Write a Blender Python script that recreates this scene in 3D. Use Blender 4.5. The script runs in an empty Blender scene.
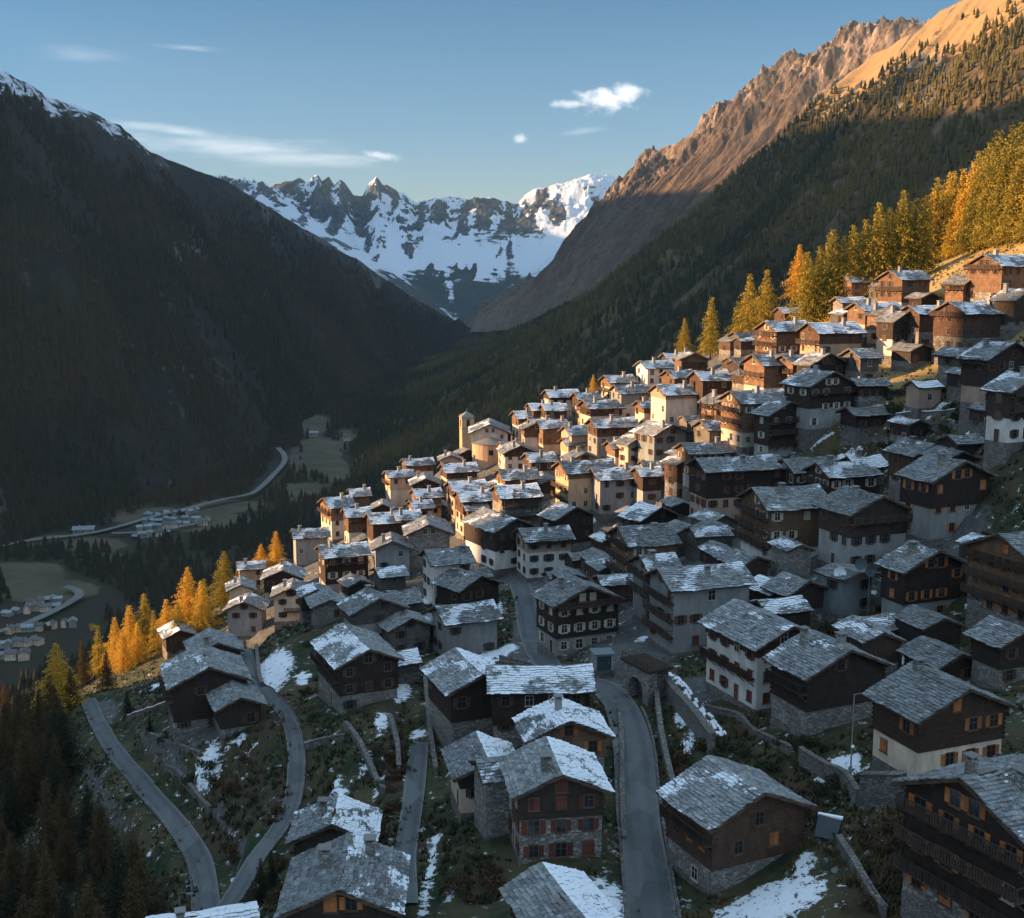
HAZE = 1.8e-5; HAZE_COL = (.50, .80, 1, 1)
SKY_STR = .055; SKY_TINT = (.32, .64, .82, 1); TINT_LO = (.94, .92, 1.04, 1); CLOUD = (9., 9., 9.2, 1); FILL_VEIL = (3.8, 5.4, 7.2, 1)
SUN_STR = 5.0; SUN_COL = (1, .61, .30); EXPO = 1.55
import bpy, math, random
import numpy as np
R = math.radians
rng = random.Random(7)
nr = np.random.RandomState(11)
C = bpy.context.scene.collection
F, CX, CY, TILT = 1200.0, 512.0, 459.0, math.atan(199 / 1200)
ct, st = math.cos(TILT), math.sin(TILT)
SUN_EL, SUN_AZ = R(10.5), R(90)      # azimuth counted from +Y towards -X

# ---------------------------------------------------------------- geometry helpers
def rayd(px, py):
    x = (px - CX) / F; y = -(py - CY) / F
    return np.array([x, y * st + ct, y * ct - st])
def P(px, py, Y):
    d = rayd(px, py); return d * (Y / d[1])
def tox(p):
    zc = p[1] * ct - p[2] * st; yc = p[1] * st + p[2] * ct
    return CX + F * p[0] / zc, CY - F * yc / zc

def _h(ix, iy, s):
    n = (ix.astype(np.int64) * 374761393 + iy.astype(np.int64) * 668265263 + s * 1274126177) & 0xffffffff
    n = ((n ^ (n >> 13)) * 1274126177) & 0xffffffff
    return ((n ^ (n >> 16)) & 0xffff) / 65535.0
def vn(x, y, s=0):
    x = np.asarray(x, float); y = np.asarray(y, float)
    ix = np.floor(x); iy = np.floor(y); fx = x - ix; fy = y - iy
    fx = fx * fx * fx * (fx * (fx * 6 - 15) + 10); fy = fy * fy * fy * (fy * (fy * 6 - 15) + 10)
    a = _h(ix, iy, s); b = _h(ix + 1, iy, s); c = _h(ix, iy + 1, s); d = _h(ix + 1, iy + 1, s)
    return (a + (b - a) * fx) * (1 - fy) + (c + (d - c) * fx) * fy
def fbm(x, y, o=5, s=0, g=.5):
    t = 0; a = 1; n = 0
    for k in range(o):
        t = t + a * (vn(x * 2 ** k + 17.3 * k, y * 2 ** k - 9.1 * k, s + k) * 2 - 1); n += a; a *= g
    return t / n
def ridged(x, y, o=5, s=0, g=.5):
    t = 0; a = 1; n = 0
    for k in range(o):
        t = t + a * (1 - np.abs(vn(x * 2 ** k + 7.7 * k, y * 2 ** k + 3.1 * k, s + k) * 2 - 1) * 2); n += a; a *= g
    return t / n
def sst(a, b, x):
    t = np.clip((x - a) / (b - a), 0, 1); return t * t * (3 - 2 * t)

# ---------------------------------------------------------------- object helpers
def tag(o, label=None, cat=None, group=None, kind=None):
    if label: o['label'] = label
    if cat: o['category'] = cat
    if group: o['group'] = group
    if kind: o['kind'] = kind
    return o
def empty(name, loc, rz=0, label=None, cat=None, group=None):
    o = bpy.data.objects.new(name, None); C.objects.link(o)
    o.location = loc; o.rotation_euler = (0, 0, rz); o.empty_display_size = .5
    return tag(o, label, cat, group)
def link(name, me, parent=None, loc=(0, 0, 0), rz=0):
    o = bpy.data.objects.new(name, me); C.objects.link(o)
    if parent is not None: o.parent = parent
    o.location = loc; o.rotation_euler = (0, 0, rz)
    return o
def copy_tree(o, parent=None):
    c = o.copy(); C.objects.link(c); c.parent = parent
    for ch in list(o.children): copy_tree(ch, c)
    return c

def npmesh(name, V, Fa, mats, mi=None, smooth=False, attrs=None):
    """V (n,3); Fa (m,k) with constant k (3 or 4)"""
    V = np.asarray(V, np.float32); Fa = np.asarray(Fa, np.int32)
    me = bpy.data.meshes.new(name)
    k = Fa.shape[1]
    me.vertices.add(len(V)); me.vertices.foreach_set('co', V.ravel())
    me.loops.add(Fa.size); me.loops.foreach_set('vertex_index', Fa.ravel())
    me.polygons.add(len(Fa)); me.polygons.foreach_set('loop_start', np.arange(0, Fa.size, k, dtype=np.int32))
    if mi is not None: me.polygons.foreach_set('material_index', np.asarray(mi, np.int32))
    me.polygons.foreach_set('use_smooth', np.full(len(Fa), bool(smooth)))
    for m in (mats if isinstance(mats, (list, tuple)) else [mats]): me.materials.append(m)
    me.update(calc_edges=True)
    for an, (dom, arr) in (attrs or {}).items():
        a = me.attributes.new(an, 'FLOAT', dom); a.data.foreach_set('value', np.asarray(arr, np.float32).ravel())
    return me

class MB:
    def __init__(s): s.v = []; s.f = []; s.m = []
    def add(s, vs, fs, m=0):
        b = len(s.v); s.v += [tuple(v) for v in vs]; s.f += [tuple(b + i for i in f) for f in fs]; s.m += [m] * len(fs)
    def box(s, x0, x1, y0, y1, z0, z1, m=0):
        s.add([(x0, y0, z0), (x1, y0, z0), (x1, y1, z0), (x0, y1, z0), (x0, y0, z1), (x1, y0, z1), (x1, y1, z1), (x0, y1, z1)],
              [(3, 2, 1, 0), (4, 5, 6, 7), (0, 1, 5, 4), (1, 2, 6, 5), (2, 3, 7, 6), (3, 0, 4, 7)], m)
    def beam(s, a, b, w, h, m=0):
        a = np.array(a, float); b = np.array(b, float); d = b - a; d /= np.linalg.norm(d) + 1e-9
        side = np.cross(d, (0, 0, 1)); n = np.linalg.norm(side)
        side = np.array((1, 0, 0)) if n < 1e-4 else side / n
        up = np.cross(side, d); q = []
        for p in (a, b):
            for i, j in ((-1, -1), (1, -1), (1, 1), (-1, 1)): q.append(p + side * i * w / 2 + up * j * h / 2)
        s.add(q, [(0, 1, 2, 3), (7, 6, 5, 4), (0, 4, 5, 1), (1, 5, 6, 2), (2, 6, 7, 3), (3, 7, 4, 0)], m)
    def tube(s, pts, rad, n=6, m=0):
        rs = rad if isinstance(rad, (list, tuple)) else [rad] * len(pts); q = []; fs = []
        for i, p in enumerate(pts):
            p = np.array(p, float); a = np.array(pts[max(i - 1, 0)], float); b = np.array(pts[min(i + 1, len(pts) - 1)], float)
            d = b - a; d /= np.linalg.norm(d) + 1e-9
            u = np.cross(d, (0, 1, 0) if abs(d[1]) < .9 else (1, 0, 0)); u /= np.linalg.norm(u); w = np.cross(d, u)
            for k in range(n):
                t = 2 * math.pi * k / n; q.append(p + (u * math.cos(t) + w * math.sin(t)) * rs[i])
        for i in range(len(pts) - 1):
            for k in range(n):
                fs.append((i * n + k, i * n + (k + 1) % n, (i + 1) * n + (k + 1) % n, (i + 1) * n + k))
        fs.append(tuple(range(n - 1, -1, -1))); fs.append(tuple(range((len(pts) - 1) * n, len(pts) * n)))
        s.add(q, fs, m)
    def mesh(s, name, mats, smooth=False):
        me = bpy.data.meshes.new(name); me.from_pydata(s.v, [], s.f)
        for m in (mats if isinstance(mats, (list, tuple)) else [mats]): me.materials.append(m)
        me.polygons.foreach_set('material_index', s.m)
        if smooth: me.polygons.foreach_set('use_smooth', [True] * len(s.f))
        me.update(); return me
    def build(s, name, mats, parent=None, loc=(0, 0, 0), rz=0, smooth=False):
        return link(name, s.mesh(name, mats, smooth), parent, loc, rz)

# ---------------------------------------------------------------- materials
class NT:
    def __init__(s, name, rough=.85):
        s.mat = bpy.data.materials.new(name); s.mat.use_nodes = True; s.t = s.mat.node_tree; s.t.nodes.clear()
        s.o = s.n('ShaderNodeOutputMaterial'); s.b = s.n('ShaderNodeBsdfPrincipled')
        s.b.inputs['Roughness'].default_value = rough
        s.l(s.b.outputs[0], s.o.inputs['Surface'])
        s.b.inputs['Specular IOR Level'].default_value = .3
    def n(s, t, **k):
        x = s.t.nodes.new(t)
        for a, b in k.items(): setattr(x, a, b)
        return x
    def l(s, a, b): s.t.links.new(a, b)
    def sock(s, node, i, v):
        if hasattr(v, 'links') or hasattr(v, 'is_output'): s.l(v, node.inputs[i])
        else: node.inputs[i].default_value = v
    def pos(s, scale=(1, 1, 1), obj=False):
        g = s.n('ShaderNodeTexCoord').outputs['Object'] if obj else s.n('ShaderNodeNewGeometry').outputs['Position']
        if scale == (1, 1, 1): return g
        m = s.n('ShaderNodeVectorMath', operation='MULTIPLY'); s.l(g, m.inputs[0]); m.inputs[1].default_value = scale
        return m.outputs[0]
    def noise(s, vec, scale, detail=4, rough=.55, col=False):
        x = s.n('ShaderNodeTexNoise'); s.l(vec, x.inputs['Vector']); x.inputs['Scale'].default_value = scale
        x.inputs['Detail'].default_value = detail; x.inputs['Roughness'].default_value = rough
        return x.outputs[1 if col else 0]
    def vor(s, vec, scale, feat='F1', out=0):
        x = s.n('ShaderNodeTexVoronoi', feature=feat); s.l(vec, x.inputs['Vector']); x.inputs['Scale'].default_value = scale
        return x.outputs[out]
    def ramp(s, v, a, b, lo=0., hi=1.):
        x = s.n('ShaderNodeMapRange', interpolation_type='SMOOTHSTEP'); s.l(v, x.inputs[0])
        x.inputs[1].default_value = a; x.inputs[2].default_value = b; x.inputs[3].default_value = lo; x.inputs[4].default_value = hi
        return x.outputs[0]
    def math(s, op, a, b=0.):
        x = s.n('ShaderNodeMath', operation=op); s.sock(x, 0, a); s.sock(x, 1, b); return x.outputs[0]
    def mix(s, f, a, b, mode='MIX'):
        x = s.n('ShaderNodeMixRGB', blend_type=mode); s.sock(x, 0, f)
        for i, c in ((1, a), (2, b)): s.sock(x, i, (*c, 1) if isinstance(c, tuple) and len(c) == 3 else c)
        return x.outputs[0]
    def attr(s, name):
        x = s.n('ShaderNodeAttribute'); x.attribute_name = name; return x.outputs['Fac']
    def orand(s): return s.n('ShaderNodeObjectInfo').outputs['Random']
    def col(s, c): s.sock(s.b, 0, (*c, 1) if isinstance(c, tuple) else c); return s
    def bump(s, h, strength=.5, dist=.05):
        x = s.n('ShaderNodeBump'); x.inputs['Strength'].default_value = strength; x.inputs['Distance'].default_value = dist
        s.l(h, x.inputs['Height']); s.l(x.outputs[0], s.b.inputs['Normal']); return s
def mul(c, k): return tuple(min(1, v * k) for v in c)
SNOW = (.80, .82, .85)

def m_plain(name, c, rough=.8, var=.25, sc=1.5, bump=.0):
    t = NT(name, rough); p = t.pos()
    n = t.noise(p, sc, 5)
    col = t.mix(n, mul(c, 1 - var), mul(c, 1 + var))
    r = t.ramp(t.orand(), 0, 1, .82, 1.15)
    t.col(t.mix(1, col, r, 'MULTIPLY'))
    if bump: t.bump(n, bump, .1)
    return t.mat
def m_plaster(name, c):
    t = NT(name, .92); p = t.pos(obj=True)
    a = t.noise(t.pos((1, 1, .35), True), .55, 6, .65)
    streak = t.noise(t.pos((2.2, 2.2, .25), True), 1.0, 4)
    fine = t.noise(p, 9, 4)
    col = t.mix(t.ramp(a, .35, .7), mul(c, .72), mul(c, 1.08))
    col = t.mix(t.ramp(streak, .52, .75, 0, .4), col, mul(c, .5))
    col = t.mix(t.ramp(fine, .4, .8, 0, .35), col, mul(c, .8))
    t.col(t.mix(1, col, t.ramp(t.orand(), 0, 1, .85, 1.1), 'MULTIPLY')); t.bump(fine, .25, .05)
    return t.mat
def m_stone(name, c, sc=1.6):
    t = NT(name, .95); p = t.pos(obj=True)
    w = t.n('ShaderNodeVectorMath', operation='ADD'); t.l(t.pos((1, 1, 1.9), True), w.inputs[0])
    nz = t.noise(p, 1.2, 3, col=True); s2 = t.n('ShaderNodeVectorMath', operation='SCALE'); t.l(nz, s2.inputs[0]); s2.inputs['Scale'].default_value = .5
    t.l(s2.outputs[0], w.inputs[1]); v = w.outputs[0]
    cell = t.vor(v, sc, 'F1', 1); e = t.vor(v, sc, 'DISTANCE_TO_EDGE')
    hs = t.n('ShaderNodeSeparateColor'); t.l(cell, hs.inputs[0])
    col = t.mix(hs.outputs[0], mul(c, .5), mul(c, 1.35))
    col = t.mix(t.math('MULTIPLY', hs.outputs[1], .35), col, (c[0] * 1.1, c[1] * .8, c[2] * .6))
    col = t.mix(t.ramp(t.noise(p, .5, 5), .4, .7, 0, .5), col, mul(c, .55))
    m = t.ramp(e, .0, .07); t.col(t.mix(m, mul(c, .38), col)); t.bump(t.ramp(e, 0, .12), .8, .12)
    return t.mat
def m_wood(name, c, board=3.4, horiz=True):
    t = NT(name, .85)
    sep = t.n('ShaderNodeSeparateXYZ'); t.l(t.pos(obj=True), sep.inputs[0])
    ax = sep.outputs[2] if horiz else t.math('ADD', sep.outputs[0], sep.outputs[1])
    k = t.math('MULTIPLY', ax, board); fr = t.math('FRACT', k); fl = t.math('FLOOR', k)
    wn = t.n('ShaderNodeTexWhiteNoise', noise_dimensions='1D'); t.l(fl, wn.inputs['W'])
    gap = t.math('ADD', t.ramp(fr, 0, .14, 1, 0), t.ramp(fr, .88, 1.0, 0, 1))
    n = t.noise(t.pos((1, 1, .7) if horiz else (3, 3, .4), True), 1.1, 6, .6)
    n2 = t.noise(t.pos((6, 6, 6) if not horiz else (1, 1, 9), True), 1.0, 4)
    col = t.mix(t.ramp(n, .3, .75), mul(c, .6), mul(c, 1.4))
    col = t.mix(t.math('MULTIPLY', wn.outputs[0], .45), col, mul(c, .5))
    col = t.mix(t.ramp(n2, .35, .8, 0, .5), col, (c[0] * 1.0 + .02, c[1] * 1.15 + .02, c[2] * 1.3 + .02))
    col = t.mix(1, col, t.ramp(t.orand(), 0, 1, .75, 1.25), 'MULTIPLY')
    t.col(t.mix(t.math('MULTIPLY', gap, .75), col, mul(c, .2)))
    t.bump(t.math('SUBTRACT', 1., gap), .5, .05)
    return t.mat
def m_roof():
    t = NT('slate_roof', .7); p = t.pos(obj=True)
    tone = t.attr('tone'); sn = t.attr('snow')
    n = t.noise(p, 2.2, 6, .65); n3 = t.noise(p, .45, 4)
    col = t.mix(tone, (.055, .062, .066), (.31, .315, .31))
    col = t.mix(t.ramp(n, .35, .7, 0, .5), col, (.20, .19, .17))
    col = t.mix(t.ramp(n3, .46, .66, 0, .6), col, (.085, .075, .055))
    col = t.mix(1, col, t.ramp(t.orand(), 0, 1, .8, 1.2), 'MULTIPLY')
    big = t.noise(t.pos((.75, 1.3, 1), True), .30, 3, .5)
    mid = t.noise(t.pos((.8, 2.0, 2), True), 1.5, 5, .7)
    v = t.math('ADD', t.math('MULTIPLY', big, .62), t.math('MULTIPLY', mid, .38))
    v = t.math('ADD', v, t.math('MULTIPLY', t.math('SUBTRACT', tone, .5), .05))
    v = t.math('ADD', v, t.math('MULTIPLY', t.math('SUBTRACT', sn, .5), .37))
    nz = t.n('ShaderNodeSeparateXYZ'); t.l(t.n('ShaderNodeNewGeometry').outputs['Normal'], nz.inputs[0])
    m = t.math('MULTIPLY', t.ramp(v, .53, .56), t.ramp(nz.outputs[2], .35, .6))
    frost = t.math('MULTIPLY', t.ramp(t.noise(p, 3.5, 6, .75), .56, .62, 0, .6), t.ramp(sn, .0, .5, .35, 1))
    m = t.math('MAXIMUM', m, frost)
    t.col(t.mix(m, col, SNOW)); t.bump(t.math('ADD', n, t.math('MULTIPLY', m, .6)), .5, .08)
    t.l(t.ramp(m, 0, 1, .7, .95), t.b.inputs['Roughness'])
    return t.mat
def m_glass():
    t = NT('window_glass', .12); t.b.inputs['Specular IOR Level'].default_value = .6
    t.col((.018, .022, .028)); return t.mat

M = {}
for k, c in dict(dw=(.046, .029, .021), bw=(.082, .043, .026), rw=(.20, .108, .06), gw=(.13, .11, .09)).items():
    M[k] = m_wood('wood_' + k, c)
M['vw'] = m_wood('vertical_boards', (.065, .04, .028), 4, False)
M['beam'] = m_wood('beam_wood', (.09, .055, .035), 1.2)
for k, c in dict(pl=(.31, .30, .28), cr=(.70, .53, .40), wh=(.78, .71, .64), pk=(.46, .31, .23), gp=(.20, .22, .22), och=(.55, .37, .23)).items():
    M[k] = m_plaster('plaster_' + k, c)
M['st'] = m_stone('stone_masonry', (.29, .275, .25)); M['sd'] = m_stone('dark_stone_masonry', (.17, .165, .155))
M['dry'] = m_stone('dry_stone', (.22, .205, .185), 2.4)
M['roof'] = m_roof(); M['glass'] = m_glass()
for k, c in dict(o=(.46, .16, .05), r=(.15, .045, .028), c=(.56, .47, .36), b=(.1, .055, .035), g=(.05, .09, .07)).items():
    M['s' + k] = m_wood('shutter_' + k, c, 9)
M['frame'] = m_plain('window_frame', (.45, .38, .3), .6); M['dframe'] = m_plain('dark_window_frame', (.12, .07, .045), .6)
M['metal'] = m_plain('grey_metal', (.2, .21, .22), .45); M['white'] = m_plain('white_paint', (.75, .77, .78), .5, .08)
M['tarp'] = m_plain('blue_tarp', (.045, .052, .058), .5, .2); M['snow'] = m_plain('snow', SNOW, .95, .06, 3, .4)
M['teal'] = m_plain('teal_door', (.035, .06, .06), .5); M['cap'] = m_plain('stone_cap', (.2, .195, .18), .9, .3, 4)
M['bark'] = m_plain('bark', (.09, .065, .045), .95, .4, 3)
M['zinc'] = m_plain('weathered_zinc', (.13, .16, .165), .5, .2)
# ================================================================ TERRAIN
CTRL = [  # pixel x, pixel y of bare ground, distance
 (720,890,112),(905,775,115),(1000,905,92),(735,702,150),(590,655,178),(620,692,160),(640,760,135),(645,900,106),
 (545,855,119),(345,905,112),(440,740,160),(195,730,180),(345,720,168),(285,645,285),(460,680,190),(470,645,222),
 (450,592,270),(545,585,255),(340,590,288),(235,645,292),(400,505,400),(330,550,350),(470,510,340),(515,500,345),(466,454,412),
 (560,415,400),(615,412,365),(680,455,305),(655,385,385),(620,520,288),(735,540,215),(785,550,215),(700,645,182),
 (840,570,190),(930,540,200),(900,628,178),(930,450,240),(870,395,272),(985,402,235),(1000,445,205),(960,345,282),(900,305,325),
 (1000,292,300),(1010,243,345),(850,302,385),(780,350,335),(740,395,300),(800,440,268),(825,418,270),(1015,625,160),(1000,690,146),
 (700,356,410),(290,700,188),(200,860,150),(100,720,238),(60,700,262),(0,900,172),(100,870,160),(0,760,255),(130,690,285),(190,640,312),(230,605,335),
 (560,500,300),(520,455,360),(590,440,350),(400,590,235),(830,640,165),(960,720,132),(800,780,126),(1000,462,196),(985,520,186),(945,480,222),(260,870,138),(400,860,122),
]
WCTRL = [(-300,150,-175),(-300,300,-215),(-250,450,-215),(-380,600,-335),(-150,470,-190),(-120,560,-240),(-40,540,-165),(50,540,-135),(160,540,-70),
 (250,560,-60),(300,430,30),(240,300,45),(200,200,10),(160,110,-22),(180,420,12),(0,60,-60),(60,60,-52),(-60,80,-82),(-120,140,-122),
 (-200,60,-150),(200,40,-20),(300,200,45),(60,470,-60),(110,470,-30),(-200,600,-320),(0,610,-250),(150,620,-190),(300,620,-120)]
pts = [P(*c) for c in CTRL]
cx = np.array([p[0] for p in pts] + [w[0] for w in WCTRL], float); cy = np.array([p[1] for p in pts] + [w[1] for w in WCTRL], float)
cz = np.array([p[2] for p in pts] + [w[2] for w in WCTRL], float)
def _U(r2): return np.where(r2 > 0, .5 * r2 * np.log(r2 + 1e-12), 0)
_n = len(cx); S = 100.
_K = _U(((cx[:, None] - cx) ** 2 + (cy[:, None] - cy) ** 2) / S / S) + np.eye(_n) * .012
_Pm = np.c_[np.ones(_n), cx / S, cy / S]
_A = np.block([[_K, _Pm], [_Pm.T, np.zeros((3, 3))]]); _w = np.linalg.solve(_A, np.r_[cz, 0, 0, 0])
def H(x, y):
    x = np.atleast_1d(np.asarray(x, float)); y = np.atleast_1d(np.asarray(y, float)); out = np.zeros(x.shape).ravel()
    xr, yr = x.ravel(), y.ravel()
    for i in range(0, len(xr), 20000):
        a, b = xr[i:i + 20000], yr[i:i + 20000]
        out[i:i + 20000] = _U(((a[:, None] - cx) ** 2 + (b[:, None] - cy) ** 2) / S / S) @ _w[:_n] + _w[_n] + _w[_n + 1] * a / S + _w[_n + 2] * b / S
    return out.reshape(x.shape)
_gx = np.arange(-260, 301, 1.25); _gy = np.arange(42, 622, 1.25)
GX, GY = np.meshgrid(_gx, _gy)
GH = H(GX, GY)
def Hq(x, y):      # quick lookup on the grid
    fx = np.clip((np.asarray(x, float) - _gx[0]) / 1.25, 0, len(_gx) - 1.001); fy = np.clip((np.asarray(y, float) - _gy[0]) / 1.25, 0, len(_gy) - 1.001)
    i = fx.astype(int); j = fy.astype(int); a = fx - i; b = fy - j
    return (GH[j, i] * (1 - a) + GH[j, i + 1] * a) * (1 - b) + (GH[j + 1, i] * (1 - a) + GH[j + 1, i + 1] * a) * b
_YS = np.arange(60, 620, .5)
def hit(px, py, h=0., far=None):
    d = rayd(px, py); k = _YS / d[1]
    df = d[2] * k - Hq(d[0] * k, _YS) - h
    s = np.where((df[:-1] > 0) & (df[1:] <= 0))[0]
    if len(s) == 0:
        Y = _YS[np.argmin(np.abs(df))] if far is None else far
    else:
        i = s[0]; Y = _YS[i] + .5 * df[i] / (df[i] - df[i + 1])
    return d * (Y / d[1])

# ---- roads: sampled centre lines, terrain levelled under them
def smooth_line(ps, step=1.5):
    ps = np.array(ps); out = []
    n = len(ps)
    for i in range(n - 1):
        p0, p1, p2, p3 = ps[max(i - 1, 0)], ps[i], ps[i + 1], ps[min(i + 2, n - 1)]
        k = max(2, int(np.linalg.norm(p2 - p1) / step))
        for t in np.arange(k) / k:
            out.append(.5 * ((2 * p1) + (-p0 + p2) * t + (2 * p0 - 5 * p1 + 4 * p2 - p3) * t * t + (-p0 + 3 * p1 - 3 * p2 + p3) * t ** 3))
    out.append(ps[-1]); return np.array(out)
ROADS = {
 'main': ([(560,700),(578,684),(600,684),(616,698),(627,718),(634,745),(637,780),(640,820),(646,870),(654,925),(664,980)], 4.6),
 'path': ([(238,640),(250,668),(266,692),(282,708),(292,728),(296,760),(292,800),(278,830),(255,864),(232,900),(214,940)], 2.3),
 'left': ([(88,700),(98,722),(116,752),(142,782),(168,812),(188,840),(203,872),(208,925),(208,960)], 3.2),
 'street': ([(520,585),(527,610),(533,640),(548,665),(556,690)], 4.6),
 'lane': ([(409,960),(405,900),(404,860),(408,835)], 2.6),
}
HG = np.array(GH)
roadlines = {}
for k, (pl, w) in ROADS.items():
    q = np.array([hit(a, b) if b <= 930 else None for a, b in pl if b <= 930])
    if any(b > 930 for a, b in pl):
        d = q[-1] - q[-2]; d /= np.linalg.norm(d); q = np.vstack([q, q[-1] + d * 30])
    L = smooth_line(q)
    z = Hq(L[:, 0], L[:, 1]).copy()
    ker = np.ones(9) / 9
    for _ in range(3): z = np.convolve(np.r_[[z[0]] * 4, z, [z[-1]] * 4], ker, 'valid')
    L[:, 2] = z; roadlines[k] = (L, w)
    bx0, bx1, by0, by1 = L[:, 0].min() - 8, L[:, 0].max() + 8, L[:, 1].min() - 8, L[:, 1].max() + 8
    msk = (GX > bx0) & (GX < bx1) & (GY > by0) & (GY < by1); ii = np.where(msk)
    x = GX[ii]; y = GY[ii]
    d2 = (x[:, None] - L[:, 0]) ** 2 + (y[:, None] - L[:, 1]) ** 2; j = d2.argmin(1); d = np.sqrt(d2[np.arange(len(j)), j])
    t = 1 - sst(w / 2 + 1.3, w / 2 + 4.5, d)
    HG[ii] = HG[ii] * (1 - t) + (L[j, 2] - .12) * t
roaddist = np.full(GX.shape, 99.)
for k, (L, w) in roadlines.items():
    for p in L[::2]:
        i0 = int((p[0] - 8 - _gx[0]) / 1.25); j0 = int((p[1] - 8 - _gy[0]) / 1.25)
        sl = (slice(max(j0, 0), max(j0 + 14, 0)), slice(max(i0, 0), max(i0 + 14, 0)))
        if GX[sl].size: roaddist[sl] = np.minimum(roaddist[sl], np.hypot(GX[sl] - p[0], GY[sl] - p[1]) - w / 2)
rough = sst(1, 4, roaddist)
HG += rough * (fbm(GX / 22, GY / 22, 4, 5) * 1.3 + fbm(GX / 5, GY / 5, 3, 9) * .45)
# small terraces across the slope
GH0 = GH; GH = HG
def ellipse_attr(lst, soft=.35):
    out = np.zeros(GX.shape)
    for cxp, cyp, rx, ry in lst:
        c = hit(cxp, cyp); s = F / c[1]
        e = hit(cxp, cyp + 3); dy = max(.2, abs(c[1] - e[1]) / 3)
        rX = rx / s; rY = min(ry * dy, 40)
        m = (np.abs(GX - c[0] ) < rX * 2) & (np.abs(GY - c[1]) < rY * 2); ii = np.where(m)
        # follow the view slant so that the patch lies where it is seen
        xs = GX[ii] - c[0] * GY[ii] / c[1] * 1.0
        r = np.hypot(xs / rX, (GY[ii] - c[1]) / rY)
        out[ii] = np.maximum(out[ii], 1 - sst(1 - soft, 1 + soft, r))
    return out
SNOWP = [(208,765,16,20),(213,742,8,8),(150,688,14,3),(275,668,22,20),(268,690,12,8),(303,678,10,8),(418,732,9,9),(416,748,9,10),(414,765,9,10),(412,782,8,10),(410,800,7,10),(409,818,6,9),(432,845,9,10),(430,862,10,10),(428,880,10,10),(426,898,9,10),(424,912,8,8),(400,690,12,8),(398,655,16,7),
 (365,762,7,14),(378,785,6,12),(338,785,8,14),(382,722,9,14),(345,700,5,5),(530,888,34,18),(600,900,30,26),(497,655,24,8),(690,715,18,10),
 (770,903,66,20),(838,764,26,13),(812,690,6,4),(893,656,22,9),(967,684,20,4),(870,412,26,6),(905,409,16,4),(860,383,14,4),(940,406,16,4),(970,432,10,6),
 (775,578,12,5),(805,860,14,10),(722,672,6,3),(450,895,6,8),(700,770,8,4),(640,872,4,4),(873,590,6,4),(820,440,16,3),(300,745,6,5),(325,870,6,6),(470,790,5,4),(240,735,10,5),(255,745,5,4),
 (735,755,6,3),(690,742,10,10),(860,750,8,5),(380,640,14,5),(420,640,10,5),(425,600,8,4),(500,610,6,5),(975,600,10,5),(890,440,10,3),(845,455,18,5),(640,640,5,3),(600,500,8,4),(590,520,10,4)]
snow_a = ellipse_attr(SNOWP)
PAVE = [(550,690,50,14),(530,640,20,45),(600,680,26,14),(540,560,90,50),(640,600,60,60),(700,560,110,70),(480,540,90,50),(420,580,60,40),(340,560,60,50),(720,470,110,50),
 (600,430,90,50),(500,450,90,40),(800,560,70,30),(700,690,60,16),(840,600,40,20),(200,738,24,8),(230,700,22,10),(400,500,60,30),(780,400,60,26),(880,320,60,16),(930,560,60,30),(880,790,30,12),(960,900,60,22),(105,712,14,12),
 (280,610,60,40),(640,400,80,24),(960,330,60,22),(690,380,60,22)]
pave_a = ellipse_attr(PAVE, .5)
BRUSH = [(395,745,14,60),(300,800,26,60),(230,800,40,50),(760,790,60,20),(800,800,40,20),(900,880,60,40),(480,880,30,20),(940,400,70,30),(900,430,80,20),(980,470,50,50),(430,840,20,30),(860,640,60,30),(250,730,40,24),(660,790,20,40),(740,720,30,30)]
brush_a = ellipse_attr(BRUSH, .6)
_ter = np.clip(brush_a * 1.0 + ellipse_attr([(430,800,60,110),(930,420,110,50),(800,785,110,30),(960,560,70,50),(330,760,50,50),(230,770,60,40)], .5), 0, 1) * sst(1.5, 4.5, roaddist)
_th = 1.7 + .5 * vn(GX / 60, GY / 60, 4); _q = GH / _th + .6 * fbm(GX / 40, GY / 40, 3, 19); _fr = _q - np.floor(_q)
GH = GH + _ter * .85 * _th * (sst(.62, .98, _fr) - _fr)
nY, nX = GX.shape
idx = np.arange(nX * nY).reshape(nY, nX)
def gridfaces(nv, nu):
    i = np.arange(nv * nu).reshape(nv, nu)
    return np.stack([i[:-1, :-1].ravel(), i[:-1, 1:].ravel(), i[1:, 1:].ravel(), i[1:, :-1].ravel()], 1)

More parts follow.
